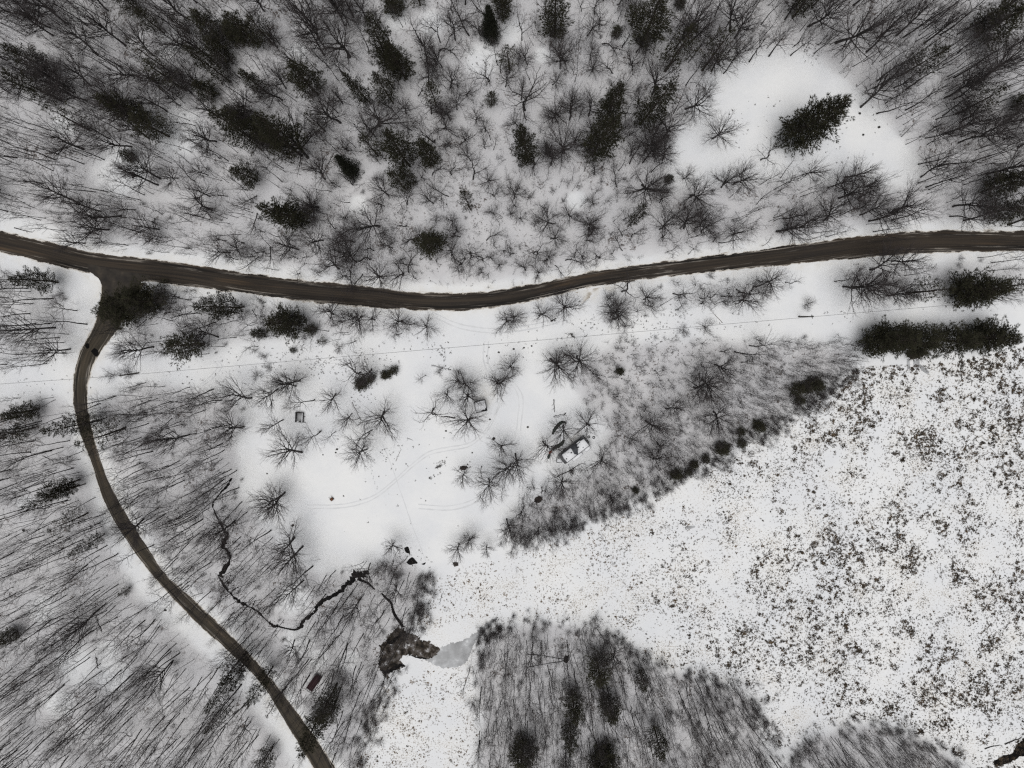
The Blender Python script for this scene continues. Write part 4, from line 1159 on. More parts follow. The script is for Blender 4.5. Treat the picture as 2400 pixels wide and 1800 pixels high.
# brush fringing the marsh
for line, n_f in (([(1200, 1285), (1350, 1228), (1480, 1180), (1600, 1112), (1720, 1058), (1850, 968), (1930, 922), (2000, 862)], 420), ([(1118, 1610), (1130, 1500), (1180, 1470), (1280, 1458), (1400, 1470), (1460, 1510), (1520, 1555), (1640, 1590), (1745, 1620), (1785, 1690), (1800, 1790)], 320),
                  ([(1005, 1345), (985, 1430), (955, 1490)], 90), ([(930, 1580), (880, 1660), (850, 1740), (840, 1800)], 110), ([(1850, 1790), (1885, 1735), (2000, 1700), (2100, 1705), (2180, 1745), (2260, 1800)], 130)):
    Pl = GV(catmull(line, 12))
    for _ in range(n_f):
        q_ = Pl[r.randrange(len(Pl))]
        g = (q_[0] + r.gauss(0, 1.5), q_[1] + r.gauss(0, 1.5))
        if r.random() < .55:
            add_tree(g, 'shrub', r.uniform(1.4, 3.2), None, False)
        else:
            add_tree(g, 'sapling', r.uniform(2.5, 5.0), None, False)

# the 300 bare trees that show largest are things of their own, the rest is one mass
def in_frame(g, h):
    return any(-20 < PX(g[0], g[1], z)[0] < 2420 and -20 < PX(g[0], g[1], z)[1] < 1820 for z in (0, h * .5))


def size(t):
    return (100 if t['hand'] else 0) + t['h'] + 2 * t['rad']


trees = [t for t in ALL if t['key'][0] not in ('sapling', 'shrub') and in_frame(t['g'], t['h'])]
trees.sort(key=size, reverse=True)
single = trees[:300]
ids = {id(t) for t in single}
pts, nouns, objs = [], [], []
for t in single:
    k = t['key'][0]
    slim = t['rad'] / t['h']
    noun = {'gnarl': 'crooked bare tree', 'pole': 'many-stemmed bare tree'}.get(k) or \
        (('tall broad bare tree' if t['h'] > 15.5 else 'round-crowned bare tree') if k == 'spread' else ('tall slim bare tree' if t['h'] > 18.5 else 'slim bare tree' if t['h'] > 13 else 'small slim bare tree'))
    e = thing('bare_tree', '', 'bare tree', (t['g'][0], t['g'][1], -0.05), 0, 'leafless trees of the woods and clearings')
    e.rotation_euler = (t['lx'], t['ly'], t['rz'])
    e.scale = (t['sx'], t['sx'], t['sz'])
    for nm, me in zip(('trunk', 'crown'), tree_mesh(t['key'])):
        o = bpy.data.objects.new(nm, me)
        C.objects.link(o)
        o.parent = e
    pts.append(t['g']); nouns.append(noun); objs.append(e)
for o, lb in zip(objs, rank_labels(pts, nouns)):
    o['label'] = lb


def mass(name, L, label, cat):
    Vs, Fs, Ms, n = [], [], [], 0
    for t in L:
        p = PROTO[t['key']]
        Rm = np.array(Euler((t['lx'], t['ly'], t['rz'])).to_matrix()) * np.array([t['sx'], t['sx'], t['sz']])
        for part, mi in (('tr', 0), ('cr', 1)):
            if p[part] is None: continue
            v_, f_, _ = p[part]
            Vs.append((v_ @ Rm.T + np.array([t['g'][0], t['g'][1], -.05])).astype(np.float32))
            Fs.append((f_ + n).astype(np.int32))
            Ms.append(np.full(len(f_), mi, np.int32))
            n += len(v_)
    me = make_mesh(name, np.concatenate(Vs), np.concatenate(Fs), np.concatenate(Ms), [M['bark'], M['twig']])
    o = bpy.data.objects.new(name, me)
    C.objects.link(o)
    print(name, len(L), 'plants', len(me.polygons), 'triangles')
    return tag(o, label, cat, kind='stuff')


mass('bare_woods', [t for t in ALL if id(t) not in ids and t['key'][0] not in ('sapling', 'shrub')], 'dense leafless woods of smaller grey trees around roads and clearing', 'woods')
mass('undergrowth', [t for t in ALL if t['key'][0] in ('sapling', 'shrub')], 'leafless saplings and twiggy undergrowth on the forest snow', 'undergrowth')

# single shrubs in the open
SHRUBS = [(2010 - 120, 712, 1.9, 3.4), (1465, 765, 2.0, 3.0), (1432, 750, 2.4, 3.0), (1655, 768, 2.6, 3.4), (1600, 776, 1.8, 2.4), (1205, 1250, 3.0, 3.2), (1232, 1262, 3.0, 3.0), (1258, 1254, 3.0, 3.0), (1290, 1240, 2.4, 2.8), (1300, 1200, 2.6, 3.0),
          (620, 835, 1.6, 2.0), (605, 880, 2.0, 2.4), (795, 815, 1.6, 2.0), (1075, 872, 1.4, 1.6), (1030, 870, 1.6, 1.8), (1100, 1262, 2.4, 2.4), (300, 870, 2.2, 2.8), (265, 880, 2.4, 3.0), (145, 690, 2.0, 2.4), (285, 770, 2.2, 3.0), (1108, 1648, 2.2, 2.2),
          (990, 1366, 2.4, 2.6), (975, 1395, 2.4, 2.6), (985, 1420, 2.2, 2.4), (1000, 1350, 2.0, 2.4), (1140, 1500, 2.0, 2.4), (1128, 1540, 2.2, 2.6), (1655, 215, 3.0, 3.2), (905, 1330, 2.6, 3.0), (925, 1345, 2.4, 2.6), (885, 1335, 2.6, 3.0), (1240, 460, 2.0, 2.4), (630, 300 + 560, 1.4, 2.0), (1825, 1725, 1.6, 2.0), (890, 1735, 2.0, 2.4), (845, 1782, 2.0, 2.4)]
pts, objs = [], []
for q, (x, y, rad, h) in enumerate(SHRUBS):
    g = G(x, y)
    p = PROTO[('shrub', q % 4)]
    if 'one' not in p:
        p['one'] = make_mesh('bare_shrub', *p['cr'], [M['twig']]) if p['tr'] is None else make_mesh(
            'bare_shrub', np.concatenate([p['tr'][0], p['cr'][0]]), np.concatenate([p['tr'][1], p['cr'][1] + len(p['tr'][0])]),
            np.concatenate([p['tr'][2] * 0, p['cr'][2] * 0 + 1]), [M['bark'], M['twig']])
    o = bpy.data.objects.new('bare_shrub', p['one'])
    C.objects.link(o)
    o.location = (g[0], g[1], -.03)
    o.scale = (rad / p['rad'], rad / p['rad'], h / p['h'])
    o.rotation_euler = (0, 0, r.uniform(0, 6.28))
    tag(o, '', 'shrub', 'bare shrubs in the open')
    pts.append(g); objs.append(o)
for o, lb in zip(objs, rank_labels(pts, ['twiggy bare shrub'] * len(pts))):
    o['label'] = lb

# ------------------------------------------------------------------ marsh: tussocks and low dead shrubs, one mass
rg = np.random.default_rng(12)
N = 330000
mp = np.asarray(MARSH, float)
cand = np.c_[rg.uniform(800, 2520, N), rg.uniform(790, 1860, N)]
cand = cand[inside(mp, cand[:, 0], cand[:, 1])]
X, Y = cand[:, 0], cand[:, 1]


def vnoise(X, Y, s, seed):
    q = np.random.default_rng(seed)
    t = q.random((128, 128))
    x, y = X / s, Y / s
    i, j = np.floor(x).astype(int), np.floor(y).astype(int)
    fx, fy = x - i, y - j
    fx, fy = fx * fx * (3 - 2 * fx), fy * fy * (3 - 2 * fy)
    g = lambda a, b: t[a % 128, b % 128]
    return (g(i, j) * (1 - fx) + g(i + 1, j) * fx) * (1 - fy) + (g(i, j + 1) * (1 - fx) + g(i + 1, j + 1) * fx) * fy


nz = .34 * vnoise(X, Y, 95, 1) + .33 * vnoise(X, Y, 38, 2) + .33 * vnoise(X, Y, 15, 3)
east = np.clip((X - 1150) / 900, 0, 1)
dens = np.clip((nz - .36 + .12 * east) * 3.0, 0, 1) * (.32 + .68 * east) * (.15 + 1.5 * vnoise(X, Y, 8, 21) ** 1.5)
BLOBS = [(2170, 1040, 62, 1), (2230, 1070, 45, .9), (2120, 1030, 45, .8), (1965, 1290, 48, 1), (1945, 1250, 34, .8), (2135, 1310, 42, 1), (2100, 1290, 30, .7), (2240, 1330, 40, .7), (2310, 1380, 50, .7), (2320, 1500, 45, .9), (1985, 1620, 45, .8), (2090, 1660, 45, .9),
         (2180, 1640, 50, .8), (2210, 1700, 60, .7), (2330, 1640, 70, .8), (2080, 1430, 30, .8), (2130, 1470, 34, .7), (2380, 1000, 60, .8), (2300, 960, 70, .6), (2090, 930, 70, .5), (1710, 1140, 50, .6), (1740, 1480, 40, .8), (1730, 1550, 50, .7), (1650, 1440, 35, .6), (1835, 1560, 45, .7), (1560, 1240, 40, .5), (1590, 1400, 50, .5), (1470, 1455, 22, .8), (2390, 1250, 60, .6), (1830, 1110, 40, .6), (2010, 1120, 50, .5), (2280, 1220, 50, .5), (2390, 1600, 60, .7)]
for bx, by, s, a in BLOBS:
    dens = np.maximum(dens, a * 1.05 * np.exp(-((X - bx) ** 2 + (Y - by) ** 2) / (2 * (s * .62) ** 2)) * (.55 + .9 * vnoise(X, Y, 14, 9)))
GAPS = [(2090, 1130, 32), (1950, 1080, 26), (2330, 1290, 60), (2290, 1130, 40), (1800, 1230, 34), (2050, 1170, 30), (1700, 1330, 40), (1890, 1360, 30), (2200, 1420, 36), (1560, 1480, 40), (1880, 1690, 60), (2050, 1590, 36), (2260, 1480, 34), (1010, 1660, 40), (960, 1720, 40), (1000, 1600, 26), (1420, 1380, 40), (2340, 1200, 40), (2060, 1110, 26), (1000, 1470, 18), (1080, 1480, 20), (2130, 1530, 26), (2140, 1150, 20)]
for bx, by, s in GAPS:
    dens *= 1 - .93 * np.exp(-((X - bx) ** 2 + (Y - by) ** 2) / (2 * (s * .7) ** 2))
left = np.clip((1250 - X) / 300, 0, 1)
dens = np.maximum(dens, .40 * left * (vnoise(X, Y, 30, 5) > .40) * (.2 + 1.4 * vnoise(X, Y, 9, 8)))
dens = np.where(inside([(960, 1485), (1165, 1440), (1110, 1560), (1010, 1570), (885, 1600), (885, 1480)], X, Y), 0, dens)
edge_d = np.zeros(len(X))
keep = rg.random(len(X)) < dens * .60
X, Y, dk, east = X[keep], Y[keep], dens[keep], east[keep]
Gm = GV(np.c_[X, Y])
mb = MB()
tan_p = np.clip(.75 - 1.15 * east, .03, .75)
for k in range(len(Gm)):
    rad = rg.uniform(.085, .20) * (1 + .75 * (dk[k] > .7) * rg.random())
    if rg.random() < .12: rad *= 1.6
    tan = rg.random() < tan_p[k]
    nb = 9 if rad < .22 else 14
    a = rg.uniform(0, 6.28, nb)
    el = rg.uniform(.3, 1.3, nb)
    L = rad * rg.uniform(.45, .95, nb)
    c = np.array([Gm[k, 0], Gm[k, 1], 0.0])
    st = rg.uniform(.7, 1.35)
    off = np.c_[rg.normal(0, rad * .5 * st, nb), rg.normal(0, rad * .5 / st, nb), np.full(nb, .01)]
    dirv = np.c_[np.cos(a) * np.cos(el), np.sin(a) * np.cos(el), np.sin(el)]
    sd = np.c_[-np.sin(a), np.cos(a), np.zeros(nb)] * (rad * .24)
    p = c + off
    tip = p + dirv * L[:, None]
    V = np.concatenate([p - sd, p + sd, tip + sd * .7, tip - sd * .5])
    i = np.arange(nb)
    F = np.concatenate([np.c_[i, i + nb, i + 2 * nb], np.c_[i, i + 2 * nb, i + 3 * nb]])
    mb.add(V, F, 1 if tan else 2 if rg.random() < .35 else 0)
K2 = 42000
c2 = np.c_[rg.uniform(800, 2520, K2), rg.uniform(790, 1860, K2)]
c2 = c2[inside(mp, c2[:, 0], c2[:, 1]) & ~inside([(960, 1485), (1165, 1440), (1110, 1560), (1010, 1570), (885, 1600), (885, 1480)], c2[:, 0], c2[:, 1])]
c2 = c2[rg.random(len(c2)) < np.clip(.12 + 1.3 * (vnoise(c2[:, 0], c2[:, 1], 45, 31) - .3) + .5 * (vnoise(c2[:, 0], c2[:, 1], 12, 33) - .5), .04, .9)]
g2 = GV(c2)
e2 = np.clip((c2[:, 0] - 1150) / 900, 0, 1)
for k in range(len(g2)):
    rad = rg.uniform(.05, .12)
    nb = 5
    a = rg.uniform(0, 6.28, nb)
    p = np.array([g2[k, 0], g2[k, 1], .005]) + np.c_[rg.normal(0, rad * .7, (nb, 2)), np.zeros(nb)]
    sd = np.c_[-np.sin(a), np.cos(a), np.zeros(nb)] * (rad * .35)
    tip = p + np.c_[np.cos(a), np.sin(a), np.full(nb, rg.uniform(.4, 1.6))] * (rad * 1.1)
    i = np.arange(nb)
    mb.add(np.concatenate([p - sd, p + sd, tip]), np.c_[i, i + nb, i + 2 * nb], 1 if rg.random() < .6 - .5 * e2[k] else 2)
print('tussocks', len(Gm), len(g2))
tag(mb.build('marsh_tussocks', [M['tuft_dark'], M['tuft_tan'], M['tuft_mid']]), 'dark and tan tussocks and low dead shrubs dotting the snowy marsh', 'marsh plants', kind='stuff')

# sparse low brush in the wire cut and the clearing
mb = MB()
BR = [(740, 850, 45, 70), (690, 830, 40, 40), (790, 860, 40, 50), (845, 830, 16, 24), (1035, 825, 26, 40), (900, 850, 40, 24), (640, 850, 30, 25), (1390, 760, 30, 26), (1510, 760, 30, 26), (1580, 740, 30, 30), (1480, 800, 60, 50), (1560, 820, 60, 50), (1330, 810, 25, 30), (1230, 810, 40, 14), (1640, 800, 50, 30), (1115, 160, 45, 40), (430, 330, 50, 40), (300, 420, 50, 50),
      (1890, 105, 20, 20), (1900, 130, 25, 24), (2010, 260, 80, 8), (905, 1060, 40, 24), (1035, 1085, 14, 20), (1020, 1115, 14, 10), (1090, 1096, 12, 24), (940, 1290, 30, 26), (980, 1310, 30, 20), (1200, 1250, 30, 30), (730, 970, 50, 16), (850, 925, 30, 24), (830, 860, 24, 30), (1480, 880, 60, 40), (1420, 850, 50, 30), (250, 1350, 8, 5), (1840, 365, 50, 14), (1570, 770, 40, 30), (1960, 720, 60, 14), (2250, 725, 80, 40), (560, 870, 70, 22), (430, 870, 60, 16), (60, 880, 80, 30), (120, 900, 70, 20), (620, 920, 40, 16), (1160, 560, 60, 40), (1130, 520, 40, 20), (1220, 580, 40, 50), (850, 500, 30, 26), (1000, 620, 50, 24), (925, 1505, 26, 70), (960, 1500, 26, 60), (900, 1540, 16, 40), (925, 1565, 20, 30), (990, 1530, 20, 40), (940, 1480, 20, 40), (520, 1260, 30, 80), (540, 1310, 30, 80), (530, 1360, 30, 70), (580, 1420, 30, 60), (640, 1465, 24, 40), (840, 1355, 24, 40), (1085, 660, 40, 14), (880, 1150, 130, 26), (1750, 290, 90, 40), (1980, 340, 90, 34), (1000, 1040, 100, 24), (1300, 760, 120, 30), (1700, 760, 100, 30), (500, 870, 120, 50), (1180, 840, 60, 24), (930, 800, 120, 30)]
for x, y, s, n in BR:
    for _ in range(n):
        g = G(x + rg.normal(0, s * .55), y + rg.normal(0, s * .45))
        rad = rg.uniform(.06, .24)
        nb = 7
        a = rg.uniform(0, 6.28, nb); el = rg.uniform(.2, 1.0, nb); L = rad * rg.uniform(.8, 1.8, nb)
        p = np.array([g[0], g[1], .01]) + np.c_[rg.normal(0, rad * .5, (nb, 2)), np.zeros(nb)]
        sd = np.c_[-np.sin(a), np.cos(a), np.zeros(nb)] * (rad * .22)
        tip = p + np.c_[np.cos(a) * np.cos(el), np.sin(a) * np.cos(el), np.sin(el)] * L[:, None]
        i = np.arange(nb)
        mb.add(np.concatenate([p - sd, p + sd, tip]), np.c_[i, i + nb, i + 2 * nb])
tag(mb.build('low_brush', M['brush']), 'low dead weeds and brush poking through the open snow', 'brush', kind='stuff')

# ------------------------------------------------------------------ fallen logs and branches
LOGS = [  # pixels from, to, radius, material, snow on top, label
    (825, 943, 846, 985, .16, 'bark_pale', 1, 'pale fallen trunk beside the star-shaped bare tree'), (1067, 978, 1034, 977, .18, 'bark', 0, 'dark fallen limb between the crooked tree and the shed'), (954, 1027, 967, 1031, .07, 'bark', 0, 'small forked stick on the open snow'),
    (1298, 978, 1327, 970, .24, 'bark', 1, 'short thick log above the camper'), (1298, 936, 1299, 966, .12, 'bark', 0, 'thin upright-lying limb on the clearing edge above the camper'), (1037, 1391, 1031, 1416, .09, 'bark', 0, 'single thin log at the marsh edge above the pond'),
    (1373, 1463, 1335, 1537, .15, 'bark_pale', 1, 'pale fallen birch on the wooded marsh point'), (1328, 1546, 1236, 1532, .16, 'bark', 1, 'dark fallen trunk leading away from the root plate'), (1325, 1547, 1237, 1563, .16, 'bark', 1, 'lower fallen trunk beside the root plate'),
    (2307, 1754, 2343, 1746, .14, 'dark_wood', 0, 'shorter of the two dark logs at the marsh corner'), (2354, 1743, 2391, 1729, .16, 'dark_wood', 0, 'longer of the two dark logs at the marsh corner'), (220, 186, 283, 183, .16, 'bark', 1, 'snowy fallen trunk pointing at the frame edge in the upper woods glade'),
    (296, 181, 331, 165, .18, 'bark_pale', 1, 'short pale fallen trunk in the upper woods glade'), (331, 163, 382, 212, .2, 'bark_pale', 1, 'longest pale fallen trunk in the upper woods glade'), (352, 180, 398, 232, .17, 'bark', 0, 'dark fallen trunk beside the long pale one'),
    (34, 534, 76, 545, .12, 'bark', 0, 'thin log on the snow bank by the start of the main road'), (100, 1068, 125, 1080, .1, 'bark', 0, 'thin log in the woods left of the side road bend'), (138, 1084, 174, 1097, .14, 'bark_pale', 1, 'snow covered log beside the side road bend'),
    (1011, 857, 1058, 866, .15, 'bark', 1, 'fallen limb in the wire cut above the shed'), (1290, 751, 1304, 747, .22, 'dark_wood', 0, 'stubby dark log by the roadside trees'), (1370, 789, 1377, 785, .1, 'dark_wood', 0, 'two-plank scrap beside the middle utility pole'),
    (1305, 1118, 1365, 1086, .13, 'bark', 0, 'long fallen limb just below the camper'), (928, 1081, 940, 1053, .07, 'bark_pale', 0, 'pale forked branch lying in the clearing'), (822, 850, 800, 860, .12, 'bark', 0, 'short fallen limb under the wires'), (238, 1480, 226, 1440, .12, 'bark', 0, 'bent fallen limb in the lower woods'), (226, 1540, 229, 1567, .14, 'bark', 0, 'short fallen limb in the lower woods glade'),
    (1693, 757, 1662, 722, .08, 'bark_pale', 0, 'leaning thin dead stem beside the wire cut'), (470, 800, 492, 760, .10, 'bark', 0, 'thin fallen pole near the feathery pine by the wires')]
for q, (x0, y0, x1, y1, rad, mn, snow, lb) in enumerate(LOGS):
    a_, b_ = G(x0, y0), G(x1, y1)
    L = np.linalg.norm(b_ - a_)
    c = (a_ + b_) / 2
    rr = random.Random(q)
    mb = MB()
    ks = 6
    pts_ = [np.array([-L / 2 + L * i / ks, rr.gauss(0, rad * .6), rad * (1 - .4 * i / ks)]) for i in range(ks + 1)]
    mb.tube(pts_, [rad * (1 - .5 * i / ks) for i in range(ks + 1)], 7, cap=True)
    for k in range(int(L * 1.2)):
        i = rr.randint(2, ks)
        sgn = rr.choice((-1, 1))
        dd = np.array([.6, sgn * rr.uniform(.4, 1), rr.uniform(.05, .5)])
        e = pts_[i] + dd * rr.uniform(.4, 1.6) * min(1, L / 4)
        mb.cone(pts_[i], e, rad * .3)
        mb.cone((pts_[i] + e) / 2, (pts_[i] + e) / 2 + np.array([.5, sgn * .1, .1]) * rr.uniform(.3, .9), rad * .15)
    root = mb.build('fallen_log', M[mn])
    root.location = (*c, 0)
    root.rotation_euler = (0, 0, math.atan2(b_[1] - a_[1], b_[0] - a_[0]))
    tag(root, lb, 'log', 'fallen logs and limbs')
    if snow:
        sb = MB()
        sb.tube([p + np.array([0, 0, rad * .55]) for p in pts_[:-1]], [rad * .55 * (1 - .5 * i / ks) for i in range(ks)], 6, cap=True)
        sb.build('snow_cover', M['snow_cap'], root)

# root plate, brush heaps, stones, stumps
def blob(mb, c, rx, ry, rz, seed, rough=.25, mi=0):
    q = random.Random(seed)
    V, F, n, k = [], [], 10, 5
    for i in range(k):
        th = (i / (k - 1)) * math.pi / 2
        for j in range(n):
            a = j * 6.2832 / n
            s = 1 + q.gauss(0, rough)
            V.append((c[0] + rx * s * math.cos(th) * math.cos(a), c[1] + ry * s * math.cos(th) * math.sin(a), c[2] + rz * s * math.sin(th)))
    for i in range(k - 1):
        for j in range(n):
            p, p2 = i * n + j, i * n + (j + 1) % n
            F += [(p, p2, p2 + n), (p, p2 + n, p + n)]
    mb.add(V, F, mi)


def heap(name, x, y, rx, ry, h, m, label, cat, sticks=30, ang=0.0, group=None, core=True):
    g = G(x, y)
    mb = MB()
    q = random.Random(int(x * 7 + y))
    if core: blob(mb, (0, 0, -.05), rx * .8, ry * .8, h * .8, int(x), .18)
    for _ in range(sticks):
        a = q.uniform(0, 6.28)
        p = np.array([rx * .75 * q.gauss(0, .5), ry * .75 * q.gauss(0, .5), q.uniform(0, h)])
        dd = np.array([math.cos(a), math.sin(a), q.uniform(-.1, .5)])
        mb.tube([p - dd * .5 * max(.4, rx * .5), p + dd * q.uniform(.4, .8) * max(.5, rx * .6)], [.05, .02], 4)
    o = mb.build(name, M[m])
    o.location = (g[0], g[1], 0)
    o.rotation_euler = (0, 0, ang)
    return tag(o, label, cat, group)


heap('brush_heap', 2146, 830, 3.0, 1.3, 1.6, 'brush', 'big dark brown brush heap under the pine row at the marsh edge', 'brush heap', 90)
heap('root_plate', 1327, 1544, .8, 1.1, 1.5, 'dark_wood', 'dark upturned root plate on the wooded marsh point', 'root plate', 30)
heap('brush_pile', 1086, 1096, 1.2, .7, .6, 'brush', 'larger dark brush pile beside the clearing tree group', 'brush pile', 34, group='brush piles in the clearing')
heap('brush_pile', 1028, 1093, 1.1, .5, .4, 'brush', 'flat scattered brush pile in the middle of the clearing', 'brush pile', 22, .5, 'brush piles in the clearing', False)
heap('brush_pile', 1008, 1120, .5, .3, .3, 'brush', 'tiny brush pile below the scattered one', 'brush pile', 8, .4, 'brush piles in the clearing', False)
heap('brush_pile', 1338, 838 - 55, .9, .4, .5, 'brush', 'brush pile beside the middle utility pole', 'brush pile', 16, 0, 'brush piles in the clearing', False)
heap('brush_pile', 1340, 1105, 1.0, .8, .7, 'brush', 'knotty brush pile right below the camper slide', 'brush pile', 36, .5, 'brush piles in the clearing', False)
heap('brush_pile', 1262, 1170, 1.4, 1.0, .9, 'brush', 'brush pile at the thicket edge below the camper track', 'brush pile', 40, .5, 'brush piles in the clearing')
heap('earth_mound', 1068, 1322, .9, .7, .5, 'brush', 'brown earth mound at the marsh edge', 'mound', 6)
for x, y, s, lb in [(790, 1053, .3, 'dark stone, upper of two, near the slim clearing trees'), (787, 1061, .25, 'dark stone, lower of two, near the slim clearing trees'), (757, 1066, .2, 'tiny dark stone beside the round clearing tree'), (1157, 1028, .42, 'dark stump on the clearing edge near the wheel track'), (1107, 1061, .25, 'round dark stone beside the wheel track'),
                    (1148, 983, .28, 'dark stone below the shed corner'), (1045, 1010, .3, 'dark stone under the crooked clearing tree'), (1237, 1001, .34, 'dark stone ring stump near the camper clearing'), (2015, 266, .35, 'dark stump closest to the lone pine tip in the upper clearing'), (2060, 298, .36, 'dark round stump at the far side of the upper clearing'), (2023, 266 + 50, .3, 'paired dark stump in the upper clearing middle'), (1169, 826, .3, 'dark stone on the driveway below the wires'),
                    (1204, 818, .3, 'dark stone left of the wire cut trees'), (1228, 815, .26, 'smaller dark stone left of the wire cut trees'), (1246, 811, .26, 'small dark stone nearest the wire cut trees'), (626, 1110, .25, 'dark stone at the left side of the clearing'), (55, 1243, .4, 'dark stump in the lower woods'), (388, 1498 - 68, .34, 'dark stump below the side road curve')]:
    g = G(x, y)
    mb = MB()
    blob(mb, (0, 0, -.02), s, s * .8, s * .8, int(x), .14)
    o = mb.build('stump' if 'stump' in lb else 'field_stone', M['stone'] if 'stone' in lb else M['dark_wood'])
    o.location = (*g, 0)
    tag(o, lb, 'stump' if 'stump' in lb else 'stone')

# ------------------------------------------------------------------ camper
def frame_at(px0, px1, z):
    a_, b_ = G(*px0, z), G(*px1, z)
    return (a_ + b_) / 2, math.atan2(b_[1] - a_[1], b_[0] - a_[0]), np.linalg.norm(b_ - a_)


c, ang, L = frame_at((1316.1, 1079.8), (1374.3, 1035.0), 3.2)
camper = thing('camper', 'long snow-roofed camper trailer with slide-outs parked among bare trees', 'camper', (c[0], c[1], 0), ang)
hl, hw = 3.95, 1.30
mb = MB()
prof = [(-hl, 0.9), (-hl + .12, 2.3), (-hl + .5, 3.05), (-hl + .95, 3.2), (hl - .25, 3.2), (hl, 2.95), (hl, 0.7), (-hl + .6, .7)]
V = [(x, s * hw, z) for s in (-1, 1) for x, z in prof]
n_ = len(prof)
F = []
for i in range(n_):
    j = (i + 1) % n_
    F += [(i, j, j + n_), (i, j + n_, i + n_)]
for i in range(1, n_ - 1):
    F += [(0, i + 1, i), (n_, n_ + i, n_ + i + 1)]
mb.add(V, F)
mb.build('body', M['camper_wall'], camper)
rb = MB()
rb.box(-hl + .95, hl - .25, -hw + .02, hw - .02, 3.2, 3.225)
rb.build('roof', M['dark_roof'], camper)
for poly in ([(-3.0, -1.17), (.05, -1.17), (-.38, -.6), (-.15, .65), (-.22, 1.12), (-2.85, 1.1), (-3.02, .2)], [(.38, -1.14), (1.2, -1.17), (3.78, -1.17), (3.72, .9), (2.6, 1.02), (2.5, .8), (1.75, .8), (1.25, .35), (1.0, -.3)], [(1.55, 1.0), (2.35, 1.0), (2.9, 1.18), (1.7, 1.18)]):
    sb = MB()
    sb.prism(poly, 3.226, 3.36, inset=.06)
    sb.build('roof_snow', M['snow_cap'], camper)
for x, y, s in ((1.35, .18, .27), (-.72, .12, .2), (-2.6, -.35, .17), (2.35, -.62, .13)):
    vb = MB()
    vb.box(x - s, x + s, y - s * .7, y + s * .7, 3.226, 3.42)
    vb.box(x - s * .8, x + s * .8, y - s * .5, y + s * .5, 3.42, 3.46)
    vb.build('roof_vent', M['dark_roof'], camper)
for x0, x1, z1 in ((-1.7, 1.3, 2.75), (2.1, 3.8, 2.75)):
    sb = MB()
    sb.box(x0, x1, -hw - .85, -hw - .003, .8, z1)
    so = sb.build('slide_out', M['camper_wall'], camper)
    cb_ = MB()
    cb_.prism([(x0 + .04, -hw - .8), (x1 - .04, -hw - .8), (x1 - .04, -hw - .03), (x0 + .04, -hw - .03)], z1 + .002, z1 + .12, inset=.04)
    cb_.build('snow_cap', M['snow_cap'], so)
    wb = MB()
    wb.box(x0 + .5, x1 - .5, -hw - .87, -hw - .852, 1.5, 2.2)
    wb.build('window', M['glass'], so)
for x0, x1 in ((-2.6, -1.4), (-.2, .9), (2.5, 3.4)):
    wb = MB()
    wb.box(x0, x1, hw + .002, hw + .03, 1.7, 2.4)
    wf = wb.build('window', M['glass'], camper)
    fb = MB()
    for a_ in ((x0 - .05, x1 + .05, 2.4, 2.45), (x0 - .05, x1 + .05, 1.65, 1.7), (x0 - .05, x0, 1.7, 2.4), (x1, x1 + .05, 1.7, 2.4)):
        fb.box(a_[0], a_[1], hw + .001, hw + .045, a_[2], a_[3])
    fb.build('frame', M['trim'], wf)
db = MB()
db.box(1.2, 1.95, hw + .002, hw + .035, .85, 2.6)
do = db.build('door', M['dark_roof'], camper)
hb = MB(); hb.box(1.28, 1.36, hw + .036, hw + .08, 1.6, 1.75); hb.build('handle', M['steel'], do)
ab = MB()
ab.tube([(-3.0, hw + .12, 3.0), (3.2, hw + .12, 3.0)], [.1, .1], 8, cap=True)
ab.build('awning_roll', M['trim'], camper)
for s in (-1, 1):
    for x in (.1, 1.05):
        wb = MB()
        wb.tube([(x, s * (hw - .28), .38), (x, s * (hw - .02), .38)], [.38, .38], 14, cap=True)
        wo = wb.build('wheel', M['rubber'], camper)
        rb = MB(); rb.tube([(x, s * (hw - .03), .38), (x, s * (hw + .005), .38)], [.2, .18], 10, cap=True); rb.build('rim', M['steel'], wo)
fb = MB()
fb.box(-hl + .3, hl - .2, -.9, -.75, .45, .68); fb.box(-hl + .3, hl - .2, .75, .9, .45, .68)
fb.build('chassis', M['trim'], camper)
hb = MB()
for s in (-1, 1):
    hb.tube([(-hl + .3, s * .95, .55), (-hl - .55, s * .85, .55), (-hl - 1.35, s * .12, .55)], [.06, .06, .06], 6, cap=True)
hb.tube([(-hl - 1.3, 0, .0), (-hl - 1.3, 0, .9)], [.05, .05], 6, cap=True)
ho = hb.build('hitch', M['trim'], camper)
sb = MB()
sb.prism([(-hl - .05, -.82), (-hl - .05, .35), (-hl - .5, .5), (-hl - 1.2, .05), (-hl - .6, -.75)], .62, .74, inset=.04)
sb.build('snow_cap', M['snow_cap'], ho)
gb = MB()
for y in (-.15, .15):
    gb.tube([(-hl - .3, y + .5, .6), (-hl - .3, y + .5, 1.1)], [.14, .14], 8, cap=True)
gb.build('gas_bottle', M['steel'], camper)
db = MB()
for k in range(5):
    x = hl + .1
    y = -1.0 + .5 * k
    db.tube([(x, y, .3), (x + .25, y + .05, .6)], [.13, .08], 6, cap=True)
db.box(hl + .004, hl + .12, -1.15, 1.15, .55, .75)
db.build('rear_bumper', M['trim'], camper)

